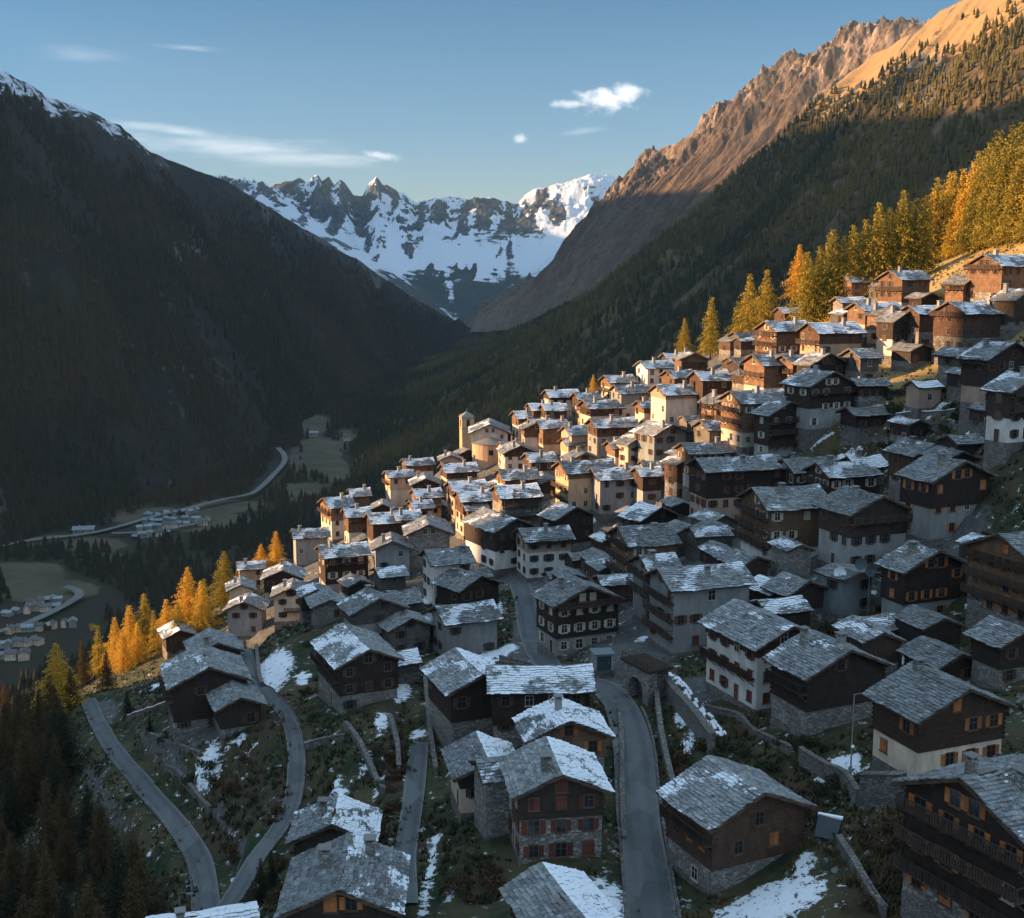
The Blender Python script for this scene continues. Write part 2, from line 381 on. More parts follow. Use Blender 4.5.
def m_ground():
    t = NT('village_ground', .95); p = t.pos()
    n1 = t.noise(p, .12, 6, .6); n2 = t.noise(p, .9, 5, .6); n3 = t.noise(p, 3.5, 4, .7)
    grass = t.mix(t.ramp(n2, .35, .7), (.015, .025, .010), (.042, .050, .018))
    dry = t.mix(n3, (.07, .05, .025), (.16, .11, .05))
    col = t.mix(t.ramp(n1, .42, .62), grass, t.mix(.55, grass, dry))
    br = t.attr('brush'); col = t.mix(t.ramp(t.math('ADD', t.math('MULTIPLY', br, .6), n2), .62, .95), col, t.mix(n3, (.030, .026, .014), (.080, .056, .030)))
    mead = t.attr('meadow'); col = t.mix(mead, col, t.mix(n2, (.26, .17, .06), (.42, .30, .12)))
    rub = t.mix(t.vor(p, 1.3, 'F1', 1), (.035, .034, .030), (.20, .19, .17)); rub = t.mix(.6, rub, t.mix(n3, (.04, .04, .037), (.14, .135, .125)))
    rk = t.math('ADD', t.attr('paved'), t.ramp(n2, .62, .75, 0, .25))
    nz = t.n('ShaderNodeSeparateXYZ'); t.l(t.n('ShaderNodeNewGeometry').outputs['Normal'], nz.inputs[0])
    rk = t.math('ADD', rk, t.ramp(nz.outputs[2], .76, .60, 0, .7))
    col = t.mix(t.ramp(t.math('ADD', rk, t.math('MULTIPLY', t.math('SUBTRACT', n2, .5), .9)), .35, .75), col, rub)
    sv = t.math('ADD', t.attr('snow'), t.math('MULTIPLY', t.math('SUBTRACT', t.noise(p, 1.0, 8, .78), .5), 3.4))
    base = t.math('MULTIPLY', t.ramp(t.noise(p, .45, 7, .8), .60, .63), .9)
    m = t.math('MAXIMUM', t.ramp(sv, .62, .74), base)
    t.col(t.mix(m, col, SNOW)); t.bump(t.math('ADD', n3, t.math('MULTIPLY', m, .5)), .6, .25)
    return t.mat
MG = m_ground()
z0 = GH
# sunlit autumn meadow high on the right
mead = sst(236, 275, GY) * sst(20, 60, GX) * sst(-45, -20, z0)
V = np.stack([GX.ravel(), GY.ravel(), GH.ravel()], 1)
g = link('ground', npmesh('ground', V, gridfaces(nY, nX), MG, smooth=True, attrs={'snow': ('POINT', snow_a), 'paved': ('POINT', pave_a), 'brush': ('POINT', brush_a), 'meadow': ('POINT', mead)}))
tag(g, kind='structure')

# ---- road ribbons with stone edges
def m_asphalt():
    t = NT('asphalt', .75); p = t.pos(); n = t.noise(p, .6, 6, .6); f = t.noise(p, 12, 3)
    col = t.mix(n, (.065, .074, .076), (.135, .142, .142)); col = t.mix(t.ramp(t.noise(t.pos((1, .3, 1)), .8, 4), .55, .62, 0, .35), col, (.05, .052, .055))
    ed = t.attr('edge'); trk = t.math('MULTIPLY', t.ramp(ed, .03, .12), t.ramp(ed, .42, .2)); col = t.mix(t.math('MULTIPLY', trk, .45), col, (.045, .05, .052))
    pc = t.n('ShaderNodeSeparateColor'); t.l(t.vor(t.pos((1, .45, 1)), .32, 'F1', 1), pc.inputs[0]); col = t.mix(t.ramp(pc.outputs[0], .72, .78, 0, .5), col, (.15, .155, .15)); col = t.mix(t.ramp(pc.outputs[1], .8, .84, 0, .5), col, (.045, .048, .05))
    sm = t.ramp(t.math('ADD', t.attr('edge'), t.math('MULTIPLY', t.noise(p, .9, 5), .8)), 1.0, 1.3, 0, .8)
    t.col(t.mix(sm, t.mix(t.math('MULTIPLY', f, .3), col, (.16, .16, .155)), (.2, .19, .17))); t.bump(f, .15, .03); return t.mat
MA = m_asphalt()
def ribbon(name, L, w, mat, lift=0.0, sub=7, thick=None):
    d = np.gradient(L[:, :2], axis=0); d /= np.linalg.norm(d, axis=1)[:, None] + 1e-9
    nrm = np.stack([-d[:, 1], d[:, 0]], 1); o = np.linspace(-1, 1, sub)
    wob = 1 + .04 * np.sin(np.arange(len(L)) * .35)
    X = L[:, 0][:, None] + nrm[:, 0][:, None] * o * w / 2 * wob[:, None]; Y = L[:, 1][:, None] + nrm[:, 1][:, None] * o * w / 2 * wob[:, None]
    Z = L[:, 2][:, None] + lift + (1 - o ** 2) * .06
    V = np.stack([X.ravel(), Y.ravel(), Z.ravel()], 1)
    return link(name, npmesh(name, V, gridfaces(len(L), sub)[:, ::-1], mat, smooth=True, attrs={'edge': ('POINT', np.broadcast_to(np.abs(o) ** 3, X.shape))}))
for k, nm in (('main', 'road'), ('left', 'road'), ('path', 'path'), ('street', 'road'), ('lane', 'path')):
    L, w = roadlines[k]; tag(ribbon(nm, L, w, MA, .05 if k != 'street' else .02), kind='structure')
def kerb(L, w, side, hgt=.35, wid=.35, mat=None, name='kerb'):
    d = np.gradient(L[:, :2], axis=0); d /= np.linalg.norm(d, axis=1)[:, None] + 1e-9
    nrm = np.stack([-d[:, 1], d[:, 0]], 1) * side
    q = []
    for off, z in ((w / 2 + .0, -1.2), (w / 2 + .0, hgt), (w / 2 + wid, hgt), (w / 2 + wid, -1.2)):
        q.append(np.c_[L[:, :2] + nrm * off, L[:, 2] + z + .02 * np.sin(np.arange(len(L)) * 1.7)])
    V = np.stack(q, 1).reshape(-1, 3); fa = []
    n = len(L)
    for i in range(n - 1):
        for k in range(3): a = i * 4 + k; fa.append((a, a + 1, a + 5, a + 4) if side < 0 else (a, a + 4, a + 5, a + 1))
    return link(name, npmesh(name, V, fa, mat or M['dry']))
def label_wall(o, lab, grp=None): return tag(o, lab, 'wall' if 'kerb' not in lab else 'kerb', grp)
L, w = roadlines['main']
n0 = int(len(L) * .2)
tag(kerb(L[n0:], w, 1, .5, .3, M['sd'], 'kerb_wall'), 'low dark stone kerb wall on the right edge of the main road', 'kerb wall')
tag(kerb(L[n0:], w, -1, .4, .3, M['sd'], 'kerb_wall'), 'low stone kerb wall on the left edge of the main road', 'kerb wall')
L, w = roadlines['path']
tag(kerb(L[12:], w, 1, .25, .2, M['sd'], 'kerb_wall'), 'thin pale kerb along the outer side of the narrow curving lane', 'kerb wall')
L, w = roadlines['left']
tag(kerb(L, w, -1, .3, .2, M['sd'], 'kerb_wall'), 'thin grey guard wall beside the lower forest road', 'kerb wall')

# ================================================================ FAR LAND
def sheet(name, base, crest, back, nu, nv, amp, fs, seed, prof=1.0, matf=None, detail=None, crag=0.0):
    """a mountain flank: base line -> crest line -> far foot; lines are lists of world points"""
    def res(pl, n):
        pl = np.array(pl, float); s = np.r_[0, np.cumsum(np.linalg.norm(np.diff(pl[:, :2], axis=0), axis=1))]
        t = np.linspace(0, s[-1], n); return np.stack([np.interp(t, s, pl[:, k]) for k in range(3)], 1)
    return res(base, nu), res(crest, nu), res(back, nu)
def flank(name, base, crest, back, nu, nv, nb, amp, fs, seed, prof, crestu=None, gully=0., crag=0., calm=.8, mat=None, attrf=None):
    def par(pl, n):   # by index so that lines correspond
        pl = np.array(pl, float); t = np.linspace(0, len(pl) - 1, n)
        return np.stack([np.interp(t, np.arange(len(pl)), pl[:, k]) for k in range(3)], 1)
    B, Cr, Bk = par(base, nu), par(crest, nu), par(back, nu)
    v = np.linspace(0, 1, nv)[:, None, None]; pz = v ** prof
    lo = B[None] * (1 - v) + Cr[None] * v
    lo[:, :, 2] = B[None, :, 2] * (1 - pz[:, :, 0]) + Cr[None, :, 2] * pz[:, :, 0]
    v2 = np.linspace(0, 1, nb + 1)[1:, None, None]
    hi = Cr[None] * (1 - v2) + Bk[None] * v2
    G = np.concatenate([lo, hi], 0)
    vv = np.r_[np.linspace(0, 1, nv), 1 - np.linspace(0, 1, nb + 1)[1:]][:, None]
    env = np.clip(vv * 3.2, 0, 1)
    ux = np.linspace(0, 1, nu)[None, :] * np.linalg.norm(np.diff(Cr, axis=0), axis=1).sum()
    vd = vv * np.linalg.norm(Cr - B, axis=1).mean()
    n = fbm(G[:, :, 0] / fs, G[:, :, 1] / fs, 6, seed, .52) * amp * env
    if gully: n = n + (ridged(ux / (fs * .6) + .25 * fbm(vd / fs, ux / fs, 2, seed + 3), vd / (fs * 4), 4, seed + 5) - .2) * gully * env * (.35 + .65 * np.sin(np.clip(vv, 0, 1) * math.pi * .9))
    if crag: n = n + ((ridged(ux / (fs * .95) + .3 * fbm(vd / fs, ux / fs, 3, 2), vd / (fs * 2.4), 7, seed + 8, .62) - .25) * crag + (ridged(ux / (fs * .28), vd / (fs * .22) , 5, seed + 18, .6) - .2) * crag * .16) * sst(.42, .72, vv)
    G = G.copy(); G[:, :, 2] += n * (1 - calm * np.exp(-((vv - 1) / .05) ** 2))
    return G, vv, ux
def to_obj(name, G, mat, attrs=None, kind='structure'):
    nv, nu = G.shape[:2]
    o = link(name, npmesh(name, G.reshape(-1, 3), gridfaces(nv, nu), mat, smooth=True, attrs={k: ('POINT', np.broadcast_to(a, (nv, nu))) for k, a in (attrs or {}).items()}))
    return tag(o, kind=kind)

def m_mountain(name, low, high, rock, snow=False, sc=1.0, bumpd=12):
    t = NT(name, .97); p = t.pos((sc, sc, sc))
    n = t.noise(p, .004, 8, .62); f = t.noise(p, .03, 7, .7); st_ = t.noise(t.pos((sc * .02, sc * .02, sc * .004)), 1.0, 6, .65)
    col = t.mix(t.ramp(n, .35, .65), low, high); col = t.mix(t.ramp(f, .3, .75), mul(low, .55), col)
    col = t.mix(t.ramp(t.math('ADD', t.attr('grass'), t.math('MULTIPLY', t.math('SUBTRACT', f, .5), .9)), .35, .6), col, t.mix(f, (.13, .085, .04), (.50, .31, .13)))
    rk = t.ramp(t.math('ADD', t.attr('rock'), t.math('MULTIPLY', t.math('SUBTRACT', f, .5), 1.4)), .42, .62)
    rc = t.mix(t.ramp(st_, .3, .7), mul(rock, .4), mul(rock, 1.35)); rc = t.mix(t.ramp(t.noise(t.pos((sc, sc, sc * .35)), .045, 8, .75), .42, .56, .9, 0), rc, mul(rock, .22)); col = t.mix(rk, col, rc)
    sv = t.math('ADD', t.attr('snow'), t.math('MULTIPLY', t.math('SUBTRACT', t.noise(t.pos((sc * 1.0, sc * 1.0, sc * 2.2)), .012, 8, .72), .5), 1.6))
    m = t.ramp(sv, .50, .60); t.col(t.mix(m, col, t.mix(f, (.50, .55, .62), (.62, .66, .72))))
    t.bump(t.math('ADD', f, t.math('MULTIPLY', n, 2.)), .55, bumpd)
    return t.mat

# valley floor
vx = np.linspace(-2600, 1500, 260); vy = np.linspace(300, 6500, 300); VX, VY = np.meshgrid(vx, vy)
VF = -333.
VZ = VF + fbm(VX / 300, VY / 300, 4, 31) * 5 + 2
def vpt(px, py): d = rayd(px, py); return d * (VF / d[2])
def vell(lst, soft=.4):
    out = np.zeros(VX.shape)
    for a, b, rx, ry in lst:
        c = vpt(a, b); e = vpt(a, b + ry); rX = rx / (F / c[1]); rY = abs(c[1] - e[1])
        xs = VX - c[0] * VY / c[1]; out = np.maximum(out, 1 - sst(1 - soft, 1 + soft, np.hypot(xs / rX, (VY - c[1]) / rY)))
    return out
field = vell([(315,455,26,26),(310,425,20,12),(330,470,20,18),(300,492,24,10),(40,590,60,14),(180,520,70,12),(20,575,50,12),(230,505,40,6),(345,440,12,10),(70,545,60,8),(110,560,30,6)])
def m_valley():
    t = NT('valley_floor', .97); p = t.pos(); n = t.noise(p, .02, 6, .6); f = t.noise(p, .12, 5, .7)
    wood = t.mix(f, (.008, .011, .008), (.026, .024, .015)); fld = t.mix(t.ramp(n, .35, .65), (.060, .053, .034), (.10, .084, .052))
    fld = t.mix(t.ramp(f, .55, .7, 0, .5), fld, (.05, .055, .03))
    t.col(t.mix(t.ramp(t.math('ADD', t.attr('field'), t.math('MULTIPLY', t.math('SUBTRACT', n, .5), .8)), .4, .6), wood, fld)); t.bump(f, .5, 3); return t.mat
to_obj('valley_floor', np.stack([VX, VY, VZ], 2), m_valley(), {'field': field})
def vroad(name, px, w, lift=3.2):
    L = smooth_line([vpt(*q) for q in px], 12); L[:, 2] = VF + lift + 3
    o = ribbon(name, L, w, MV, 0, 3); tag(o, kind='structure'); return L
MV = m_plain('pale_valley_road', (.17, .175, .175), .8, .3, .05)
VR = [vroad('valley_road', [(-20,556),(30,545),(95,537),(150,522),(190,512),(225,503),(250,498),(262,490),(274,478),(284,466),(284,458),(278,451)], 9),
      vroad('valley_road', [(-10,640),(20,632),(48,620),(70,608),(80,601),(76,595),(66,592)], 9),
      vroad('valley_road', [(112,538),(150,536),(185,530),(205,526)], 7)]

ML = m_mountain('left_mountain', (.008, .009, .008), (.030, .024, .018), (.10, .10, .10))
# left mountain
Lc = [(-1300,900,-330),(-1280,1020,120),(-1260,1150,400),(-1230,1350,520),(-1160,1750,470),tuple(P(-80,42,2200)),tuple(P(0,70,2400)),tuple(P(50,98,2600)),tuple(P(120,124,2850)),tuple(P(150,152,3000)),
      tuple(P(225,180,3350)),tuple(P(300,226,3800)),tuple(P(360,262,4200)),tuple(P(410,296,4600)),tuple(P(465,326,5100)),tuple(P(500,336,5600))]
Lb = [(-900,820,-335),(-860,860,-335),(-820,920,-335),(-740,1000,-335),(-640,1120,-335),tuple(vpt(-60,575)),tuple(vpt(20,545)),tuple(vpt(110,515)),tuple(vpt(190,490)),tuple(vpt(245,468)),
      tuple(vpt(275,445)),tuple(vpt(300,425)),tuple(vpt(350,395)),tuple(vpt(400,372)),tuple(vpt(430,355)),tuple(vpt(455,345))]
Lk = [(p[0] - 900, p[1] + 150, -340) for p in Lc]
LG, lv, lu = flank('l', Lb, Lc, Lk, 420, 190, 50, 42, 420, 3, .92, gully=70)
lrock = .12 + .25 * sst(.75, 1, lv) + .3 * sst(.3, .5, fbm(lu / 300, lv * 6, 4, 77)) + .3 * sst(.3, .42, fbm(lu / 120, lv * 2.2 + lu / 900, 4, 79)) + 0 * LG[:, :, 2]
lsnow = (.2 + .34 * sst(150, 330, LG[:, :, 2] + 60 * fbm(lu / 200, lv * 9, 4, 13))) * sst(.82, .95, lv + 0 * lu)
to_obj('mountain', LG, ML, {'rock': lrock, 'snow': lsnow})
# right mountain, wooded spur
MB_ = m_mountain('right_mountain', (.035, .027, .018), (.20, .13, .06), (.16, .15, .14))
Bc = [tuple(P(490,346,5200)),tuple(P(540,338,4700)),tuple(P(600,314,4200)),tuple(P(655,281,3800)),tuple(P(705,241,3400)),tuple(P(748,194,3050)),tuple(P(790,144,2750)),tuple(P(835,98,2500)),tuple(P(875,55,2320)),
      tuple(P(930,18,2120)),tuple(P(985,-12,1950)),tuple(P(1040,-45,1800)),(900,1500,480),(960,1150,480),(1000,800,430),(1020,500,330)]
Bb = [tuple(vpt(462,340)),tuple(vpt(445,350)),tuple(vpt(425,360)),tuple(vpt(405,375)),tuple(vpt(392,392)),tuple(vpt(380,410)),(-300,2250,-335),(-270,1950,-335),(-230,1700,-335),(-170,1450,-330),(-90,1200,-325),(0,1000,-310),(100,820,-260),(200,680,-200),(300,560,-130),(380,430,-40)]
Bk = [(p[0] + 900, p[1] + 350, p[2] - 500) for p in Bc]
BG, bv, bu = flank('b', Bb, Bc, Bk, 420, 200, 40, 32, 330, 21, 1.28, gully=46)
brock = .1 + .6 * sst(.32, .58, fbm(bu / 160, bv * 5, 4, 41)) * sst(.15, .4, bv) + .2 * sst(.85, 1, bv) + 0 * BG[:, :, 2]
to_obj('mountain', BG, MB_, {'rock': brock, 'snow': 0 * bv, 'grass': sst(.80, .90, bv + 0 * BG[:, :, 2])})
# right mountain, rocky ridge behind
MR = m_mountain('rock_ridge', (.13, .095, .075), (.20, .135, .095), (.30, .215, .155), sc=1.0, bumpd=14)
Ac = [tuple(P(468,328,6000)),tuple(P(540,275,5500)),tuple(P(600,226,5100)),tuple(P(635,188,4800)),tuple(P(652,170,4650)),tuple(P(668,148,4500)),tuple(P(700,128,4350)),tuple(P(735,102,4200)),tuple(P(765,84,4050)),tuple(P(790,72,3950)),tuple(P(812,54,3850)),
      tuple(P(840,47,3750)),tuple(P(862,30,3650)),tuple(P(885,26,3580)),tuple(P(906,20,3500)),tuple(P(935,30,3400)),tuple(P(1000,10,3300)),(1700,3000,700)]
Ab = [tuple(P(466,334,5200)),tuple(P(470,332,4900)),tuple(P(500,332,4600))] + [(-80+30*i, 4300 - 70 * i, -250 + 6 * i) for i in range(15)]
Ak = [(p[0] + 700, p[1] + 900, p[2] - 600) for p in Ac]
AG, av, au = flank('a', Ab, Ac, Ak, 900, 330, 40, 36, 260, 51, .92, gully=85, crag=120)
arock = .08 + .85 * sst(.58, .80, av + .14 * fbm(au / 260, av * 3, 3, 5)) * sst(.1, .24, au / au.max()) + 0 * AG[:, :, 2]
asnow = .20 * sst(.7, .85, av) * sst(.42, .6, au / au.max()) + 0 * AG[:, :, 2]
to_obj('mountain', AG, MR, {'rock': arock, 'snow': asnow})
# head of the valley: snow bowl with its peaks
crest = [(120,215),(180,200),(228,181),(250,186),(270,185),(288,180),(298,179),(305,175),(313,181),(318,176),(322,173),(327,181),(331,177),(334,173),(339,182),(345,178),(350,182),(358,193),(366,193),(372,183),(380,173),(385,180),(393,189),(402,192),(410,196),(418,202),(430,200),(445,197),(462,197),(490,195),(505,197),(515,198),(525,192),(545,186),(560,182),(575,177),(590,173),(606,173),(618,178),(626,182),(650,200),(720,240),(800,260)]
fu = np.linspace(90, 800, 640); fy = np.r_[np.linspace(6200, 9700, 230), np.linspace(9760, 11000, 20)]
cpy = np.interp(fu, [c[0] for c in crest], [c[1] for c in crest])
FU, FY = np.meshgrid(fu, fy)
D0 = 9600.
X = (FU - 512) / F * FY * 1.003
zc = np.array([P(a, b, D0)[2] for a, b in zip(fu, cpy)])[None, :]
xc = (463 - 512) / F * FY
zV = VF - 60 + .50 * np.abs(X - xc) + (FY - 6200) * .055
tE = np.clip((FY - 6900) / (D0 - 6900), 0, 1)
zE = VF - 20 + (zc - VF) * (tE ** 1.25)
Z = np.maximum(zV, zE); Z = np.minimum(Z, VF + (zc - VF) * (.45 + .55 * np.clip((FY - 6200) / (D0 - 6200), 0, 1) ** .9))
back = np.clip((FY - D0) / 1400, 0, 1); Z = Z - back * 900
hgt = sst(-150, 600, Z)
spk = ridged(X / 240, FY / 240, 6, 91, .58); env = np.clip(1 - np.abs(FY - D0) / 250, 0, 1)
band = sst(.5, .85, tE) 
Z = Z + (fbm(X / 700, FY / 700, 6, 90, .5) * 60 + (spk - .1) * 115 * (.12 + 1.2 * band)) * hgt * (1 - .82 * env) + spk * 14 * env
gz = np.gradient(Z, axis=0) / np.gradient(FY, axis=0)
FG = np.stack([X, FY, Z], 2)
px_ = FU; steep = np.abs(gz)
fsnow = .14 + .78 * sst(-225, -20, Z + 130 * fbm(X / 350, FY / 350, 4, 7)) - .50 * sst(.55, 1.1, steep) * sst(.55, .8, tE) * (1 - .8 * sst(515, 545, FU)) - .66 * sst(-.14, .16, fbm(X / 110, FY / 240, 5, 17)) * sst(.50, .80, tE) - .5 * sst(.12, .3, fbm(X / 90 , FY / 500, 5, 27)) * sst(.1, .3, tE) * (1 - sst(500, 540, FU))
# avalanche tongues reaching down the gully
tong = (np.exp(-((FU - (392 + (FY - 7000) * .00 + 78 * (1 - sst(6400, 8200, FY)))) / 7) ** 2) + np.exp(-((FU - 452 + (FY - 7500) * .012) / 6) ** 2) * .9) * sst(6300, 6700, FY)
fsnow = fsnow + .6 * tong * (.6 + .4 * fbm(FU / 3, FY / 200, 2, 3)) + .5 * sst(530, 560, FU) * sst(300, 560, Z)
MS = m_mountain('snow_peaks', (.035, .042, .042), (.07, .072, .066), (.085, .09, .098), bumpd=22)
to_obj('mountain', FG, MS, {'rock': .1 + .9 * sst(-120, 80, Z), 'snow': fsnow})

# ranges outside the frame on the left that shade the valley floor and the near houses
Wy = [950, 1100, 1500, 2100, 2800, 3600, 4400, 5400, 7000, 9500]
Wz = [-330, 560, 770, 800, 800, 790, 770, 700, 640, 900]
Wc = [(-2600 if y < 6000 else -3100, y, z) for y, z in zip(Wy, Wz)]
Wb = [(-1700, y + (0 if i else 60), -335) for i, y in enumerate(Wy)]
Wk = [(-3500, y, -335) for y in Wy]
WG, wv, wu = flank('w', Wb, Wc, Wk, 200, 50, 20, 30, 400, 61, .95, gully=40)
to_obj('mountain', WG, ML, {'rock': .2 + 0 * WG[:, :, 2], 'snow': 0 * WG[:, :, 2]})
NEAR_END = 266.
Nc = [(-620, y, z) for y, z in ((-650, 150), (-300, 210), (0, 220), (200, 205), (NEAR_END - 30, 195), (NEAR_END, 165), (NEAR_END + 9, 80), (NEAR_END + 18, -20), (NEAR_END + 40, -200), (NEAR_END + 90, -335))]
Nb = [(-330, p[1] - 8, -300) for p in Nc]; Nk = [(-1050, p[1], -335) for p in Nc]
NG, nv_, nu_ = flank('n', Nb, Nc, Nk, 160, 50, 30, 6, 160, 71, .95, gully=6)
to_obj('hill', NG, ML, {'rock': .2 + 0 * NG[:, :, 2], 'snow': 0 * NG[:, :, 2]})

# ---------------------------------------------------------------- far woods (one mass each)
def m_tree(name, c1, c2):
    t = NT(name, .95); tn = t.attr('tone'); n = t.noise(t.pos(), .6, 3)
    t.col(t.mix(t.math('MULTIPLY', n, .5), t.mix(tn, c1, c2), mul(c1, .7)))
    t.b.inputs['Subsurface Weight'].default_value = 0; return t.mat
def cones(name, pos, hts, tone, mat, label):
    n = len(pos); k = 5; a0 = nr.rand(n) * 6.28
    vs = []; fs = []
    lay = ((.10, .62, .24), (.42, 1.0, .17))
    base = 0; V = np.zeros((n, 12, 3)); Fc = []
    for li, (z0, z1, r) in enumerate(lay):
        for j in range(k):
            a = a0 + j * 6.283 / k; rr = r * (.7 + .6 * nr.rand(n))
            V[:, li * 6 + j] = np.stack([np.cos(a) * rr * hts, np.sin(a) * rr * hts, (z0 + (nr.rand(n) - .5) * .08) * hts], 1)
            Fc.append((li * 6 + j, li * 6 + (j + 1) % k, li * 6 + 5))
        V[:, li * 6 + 5] = np.stack([0 * hts, 0 * hts, z1 * hts], 1)
    V += pos[:, None, :]
    Fa = (np.array(Fc)[None] + (np.arange(n) * 12)[:, None, None]).reshape(-1, 3)
    tn = np.repeat(tone, 10)
    o = link(name, npmesh(name, V.reshape(-1, 3), Fa, mat, attrs={'tone': ('FACE', tn)}))
    return tag(o, label, kind='stuff')
def scatter(G, n, maskf, seed):
    nv, nu = G.shape[:2]; r = np.random.RandomState(seed)
    # equal area: pick cells weighted by area
    a = np.linalg.norm(np.cross(G[1:, :-1] - G[:-1, :-1], G[:-1, 1:] - G[:-1, :-1]), axis=2); 
    cw = np.cumsum(a.ravel()); c = np.searchsorted(cw, r.rand(n) * cw[-1]); i, j = c // (nu - 1), c % (nu - 1)
    s, t = r.rand(n)[:, None], r.rand(n)[:, None]
    p = (G[i, j] * (1 - s) + G[i + 1, j] * s) * (1 - t) + (G[i, j + 1] * (1 - s) + G[i + 1, j + 1] * s) * t
    m = maskf(p, (i + s[:, 0]) / nv, (j + t[:, 0]) / nu) > r.rand(n)
    return p[m]
MT1 = m_tree('far_conifers', (.007, .012, .008), (.050, .029, .013)); MT2 = m_tree('far_larches', (.010, .016, .008), (.14, .10, .024))
def wood_tone(p, s, k=1.): return np.clip(.3 + 1.1 * fbm(p[:, 0] / 240, p[:, 1] / 240, 4, s) * k + (np.random.RandomState(s).rand(len(p)) - .5) * .5, 0, 1)
vis = lambda p, l=-60, r=1100: (p[:, 0] / p[:, 1] * F + CX > l) & (p[:, 0] / p[:, 1] * F + CX < r)
nvL = 190 / 240.
p = scatter(LG, 90000, lambda p, v, u: (v < nvL * .95) * (.97 - 1.0 * sst(.62, .93, v / nvL + .18 * fbm(p[:, 0] / 300, p[:, 1] / 300, 3, 4))) * vis(p) * (1 - .9 * sst(.25, .5, fbm(p[:, 0] / 170, p[:, 1] / 170, 3, 12))), 1)
cones('woods', p, 10 + 11 * nr.rand(len(p)), np.clip(wood_tone(p, 8) + .55 * sst(200, -250, p[:, 2]) * sst(.0, .3, fbm(p[:, 0] / 400, p[:, 1] / 400, 3, 2)), 0, 1), MT1, 'dark conifer woods covering the left mountain slope')
nvB = 200 / 240.
p = scatter(BG, 120000, lambda p, v, u: (v < nvB * .93) * (1 - .97 * sst(.82, .91, v / nvB + .07 * fbm(p[:, 0] / 200, p[:, 1] / 200, 3, 4))) * vis(p) * (1 - .85 * sst(.32, .5, fbm(p[:, 0] / 140, p[:, 1] / 140, 4, 42))), 2)
cones('woods', p, 8 + 10 * nr.rand(len(p)), wood_tone(p, 9), MT2, 'conifer woods covering the right mountain below its grassy crest')
p = scatter(np.stack([VX, VY, VZ], 2), 52000, lambda p, v, u: (vis(p) * (1 - np.clip(1.3 * vell_at(p), 0, 1))), 3) if False else None
fi = lambda p: field[np.clip(((p[:, 1] - vy[0]) / (vy[1] - vy[0])).astype(int), 0, len(vy) - 1), np.clip(((p[:, 0] - vx[0]) / (vx[1] - vx[0])).astype(int), 0, len(vx) - 1)]
vil1 = [vpt(170,524), vpt(205,522), vpt(140,530)]; vil2 = [vpt(60,615), vpt(15,625), vpt(40,650)]
def clear(p):
    m = np.ones(len(p))
    for L in VR:
        for q in L[::2]: m *= np.hypot(p[:, 0] - q[0], p[:, 1] - q[1]) > 22
    for q in vil1: m *= np.hypot(p[:, 0] - q[0], (p[:, 1] - q[1]) * .35) > 42
    for q in vil2: m *= np.hypot(p[:, 0] - q[0], (p[:, 1] - q[1]) * .45) > 48
    return m
p = scatter(np.stack([VX, VY, VZ], 2)[20:230, 60:240], 170000, lambda p, v, u: vis(p, -60, 620) * np.clip(1 - 1.25 * fi(p), 0, 1) * clear(p) * (.35 + .65 * sst(-.35, .0, fbm(p[:, 0] / 120, p[:, 1] / 120, 3, 6) + .12)), 3)
cones('woods', p, 9 + 11 * nr.rand(len(p)), wood_tone(p, 5, .8), MT1, 'dark woods on the valley floor behind the village')
# ================================================================ HOUSES
_wm = {}
def win_meshes(sh, big, far):
    """frame, pane and shutter meshes; the wall plane is y=0, outside is -y"""
    k = (sh, big, far)
    if k in _wm: return _wm[k]
    w, h = (.95, 1.25) if not big else (1.15, 1.5)
    fr = MB(); t = .10
    fr.box(-w / 2 - t, w / 2 + t, -.07, .03, -h / 2 - t, -h / 2); fr.box(-w / 2 - t, w / 2 + t, -.07, .03, h / 2, h / 2 + t)
    fr.box(-w / 2 - t, -w / 2, -.07, .03, -h / 2, h / 2); fr.box(w / 2, w / 2 + t, -.07, .03, -h / 2, h / 2)
    fr.box(-.03, .03, -.05, .0, -h / 2, h / 2); fr.box(-w / 2, w / 2, -.045, .0, .1, .15); fr.box(-w / 2 - .2, w / 2 + .2, -.16, .0, -h / 2 - t - .08, -h / 2 - t)
    pn = MB(); pn.box(-w / 2, w / 2, -.02, .01, -h / 2, h / 2)
    shm = None
    if sh != 'n':
        s = MB(); s.box(0, w / 2 + .02, -.06, -.005, -h / 2, h / 2); s.box(.02, w / 2, -.085, -.06, -h * .35, -h * .27); s.box(.02, w / 2, -.085, -.06, h * .27, h * .35)
        shm = s.mesh('shutter', M['s' + sh])
    r = (fr.mesh('window', M['frame'] if sh in 'cn' else M['dframe']), pn.mesh('pane', M['glass']), shm, w)
    _wm[k] = r; return r
def put_window(parent, x, y, z, rz, sh, big=False, near=True, closed=False):
    fr, pn, shm, w = win_meshes(sh, big, False)
    o = link('window', fr, parent, (x, y, z), rz)
    link('pane', pn, o)
    if shm is not None and near:
        if closed:
            link('shutter', shm, o, (-w / 2, -.03, 0)); link('shutter', shm, o, (0, -.03, 0))
        else:
            link('shutter', shm, o, (w / 2 + .08, 0, 0)); link('shutter', shm, o, (-w - .16 + .04, 0, 0))
    return o
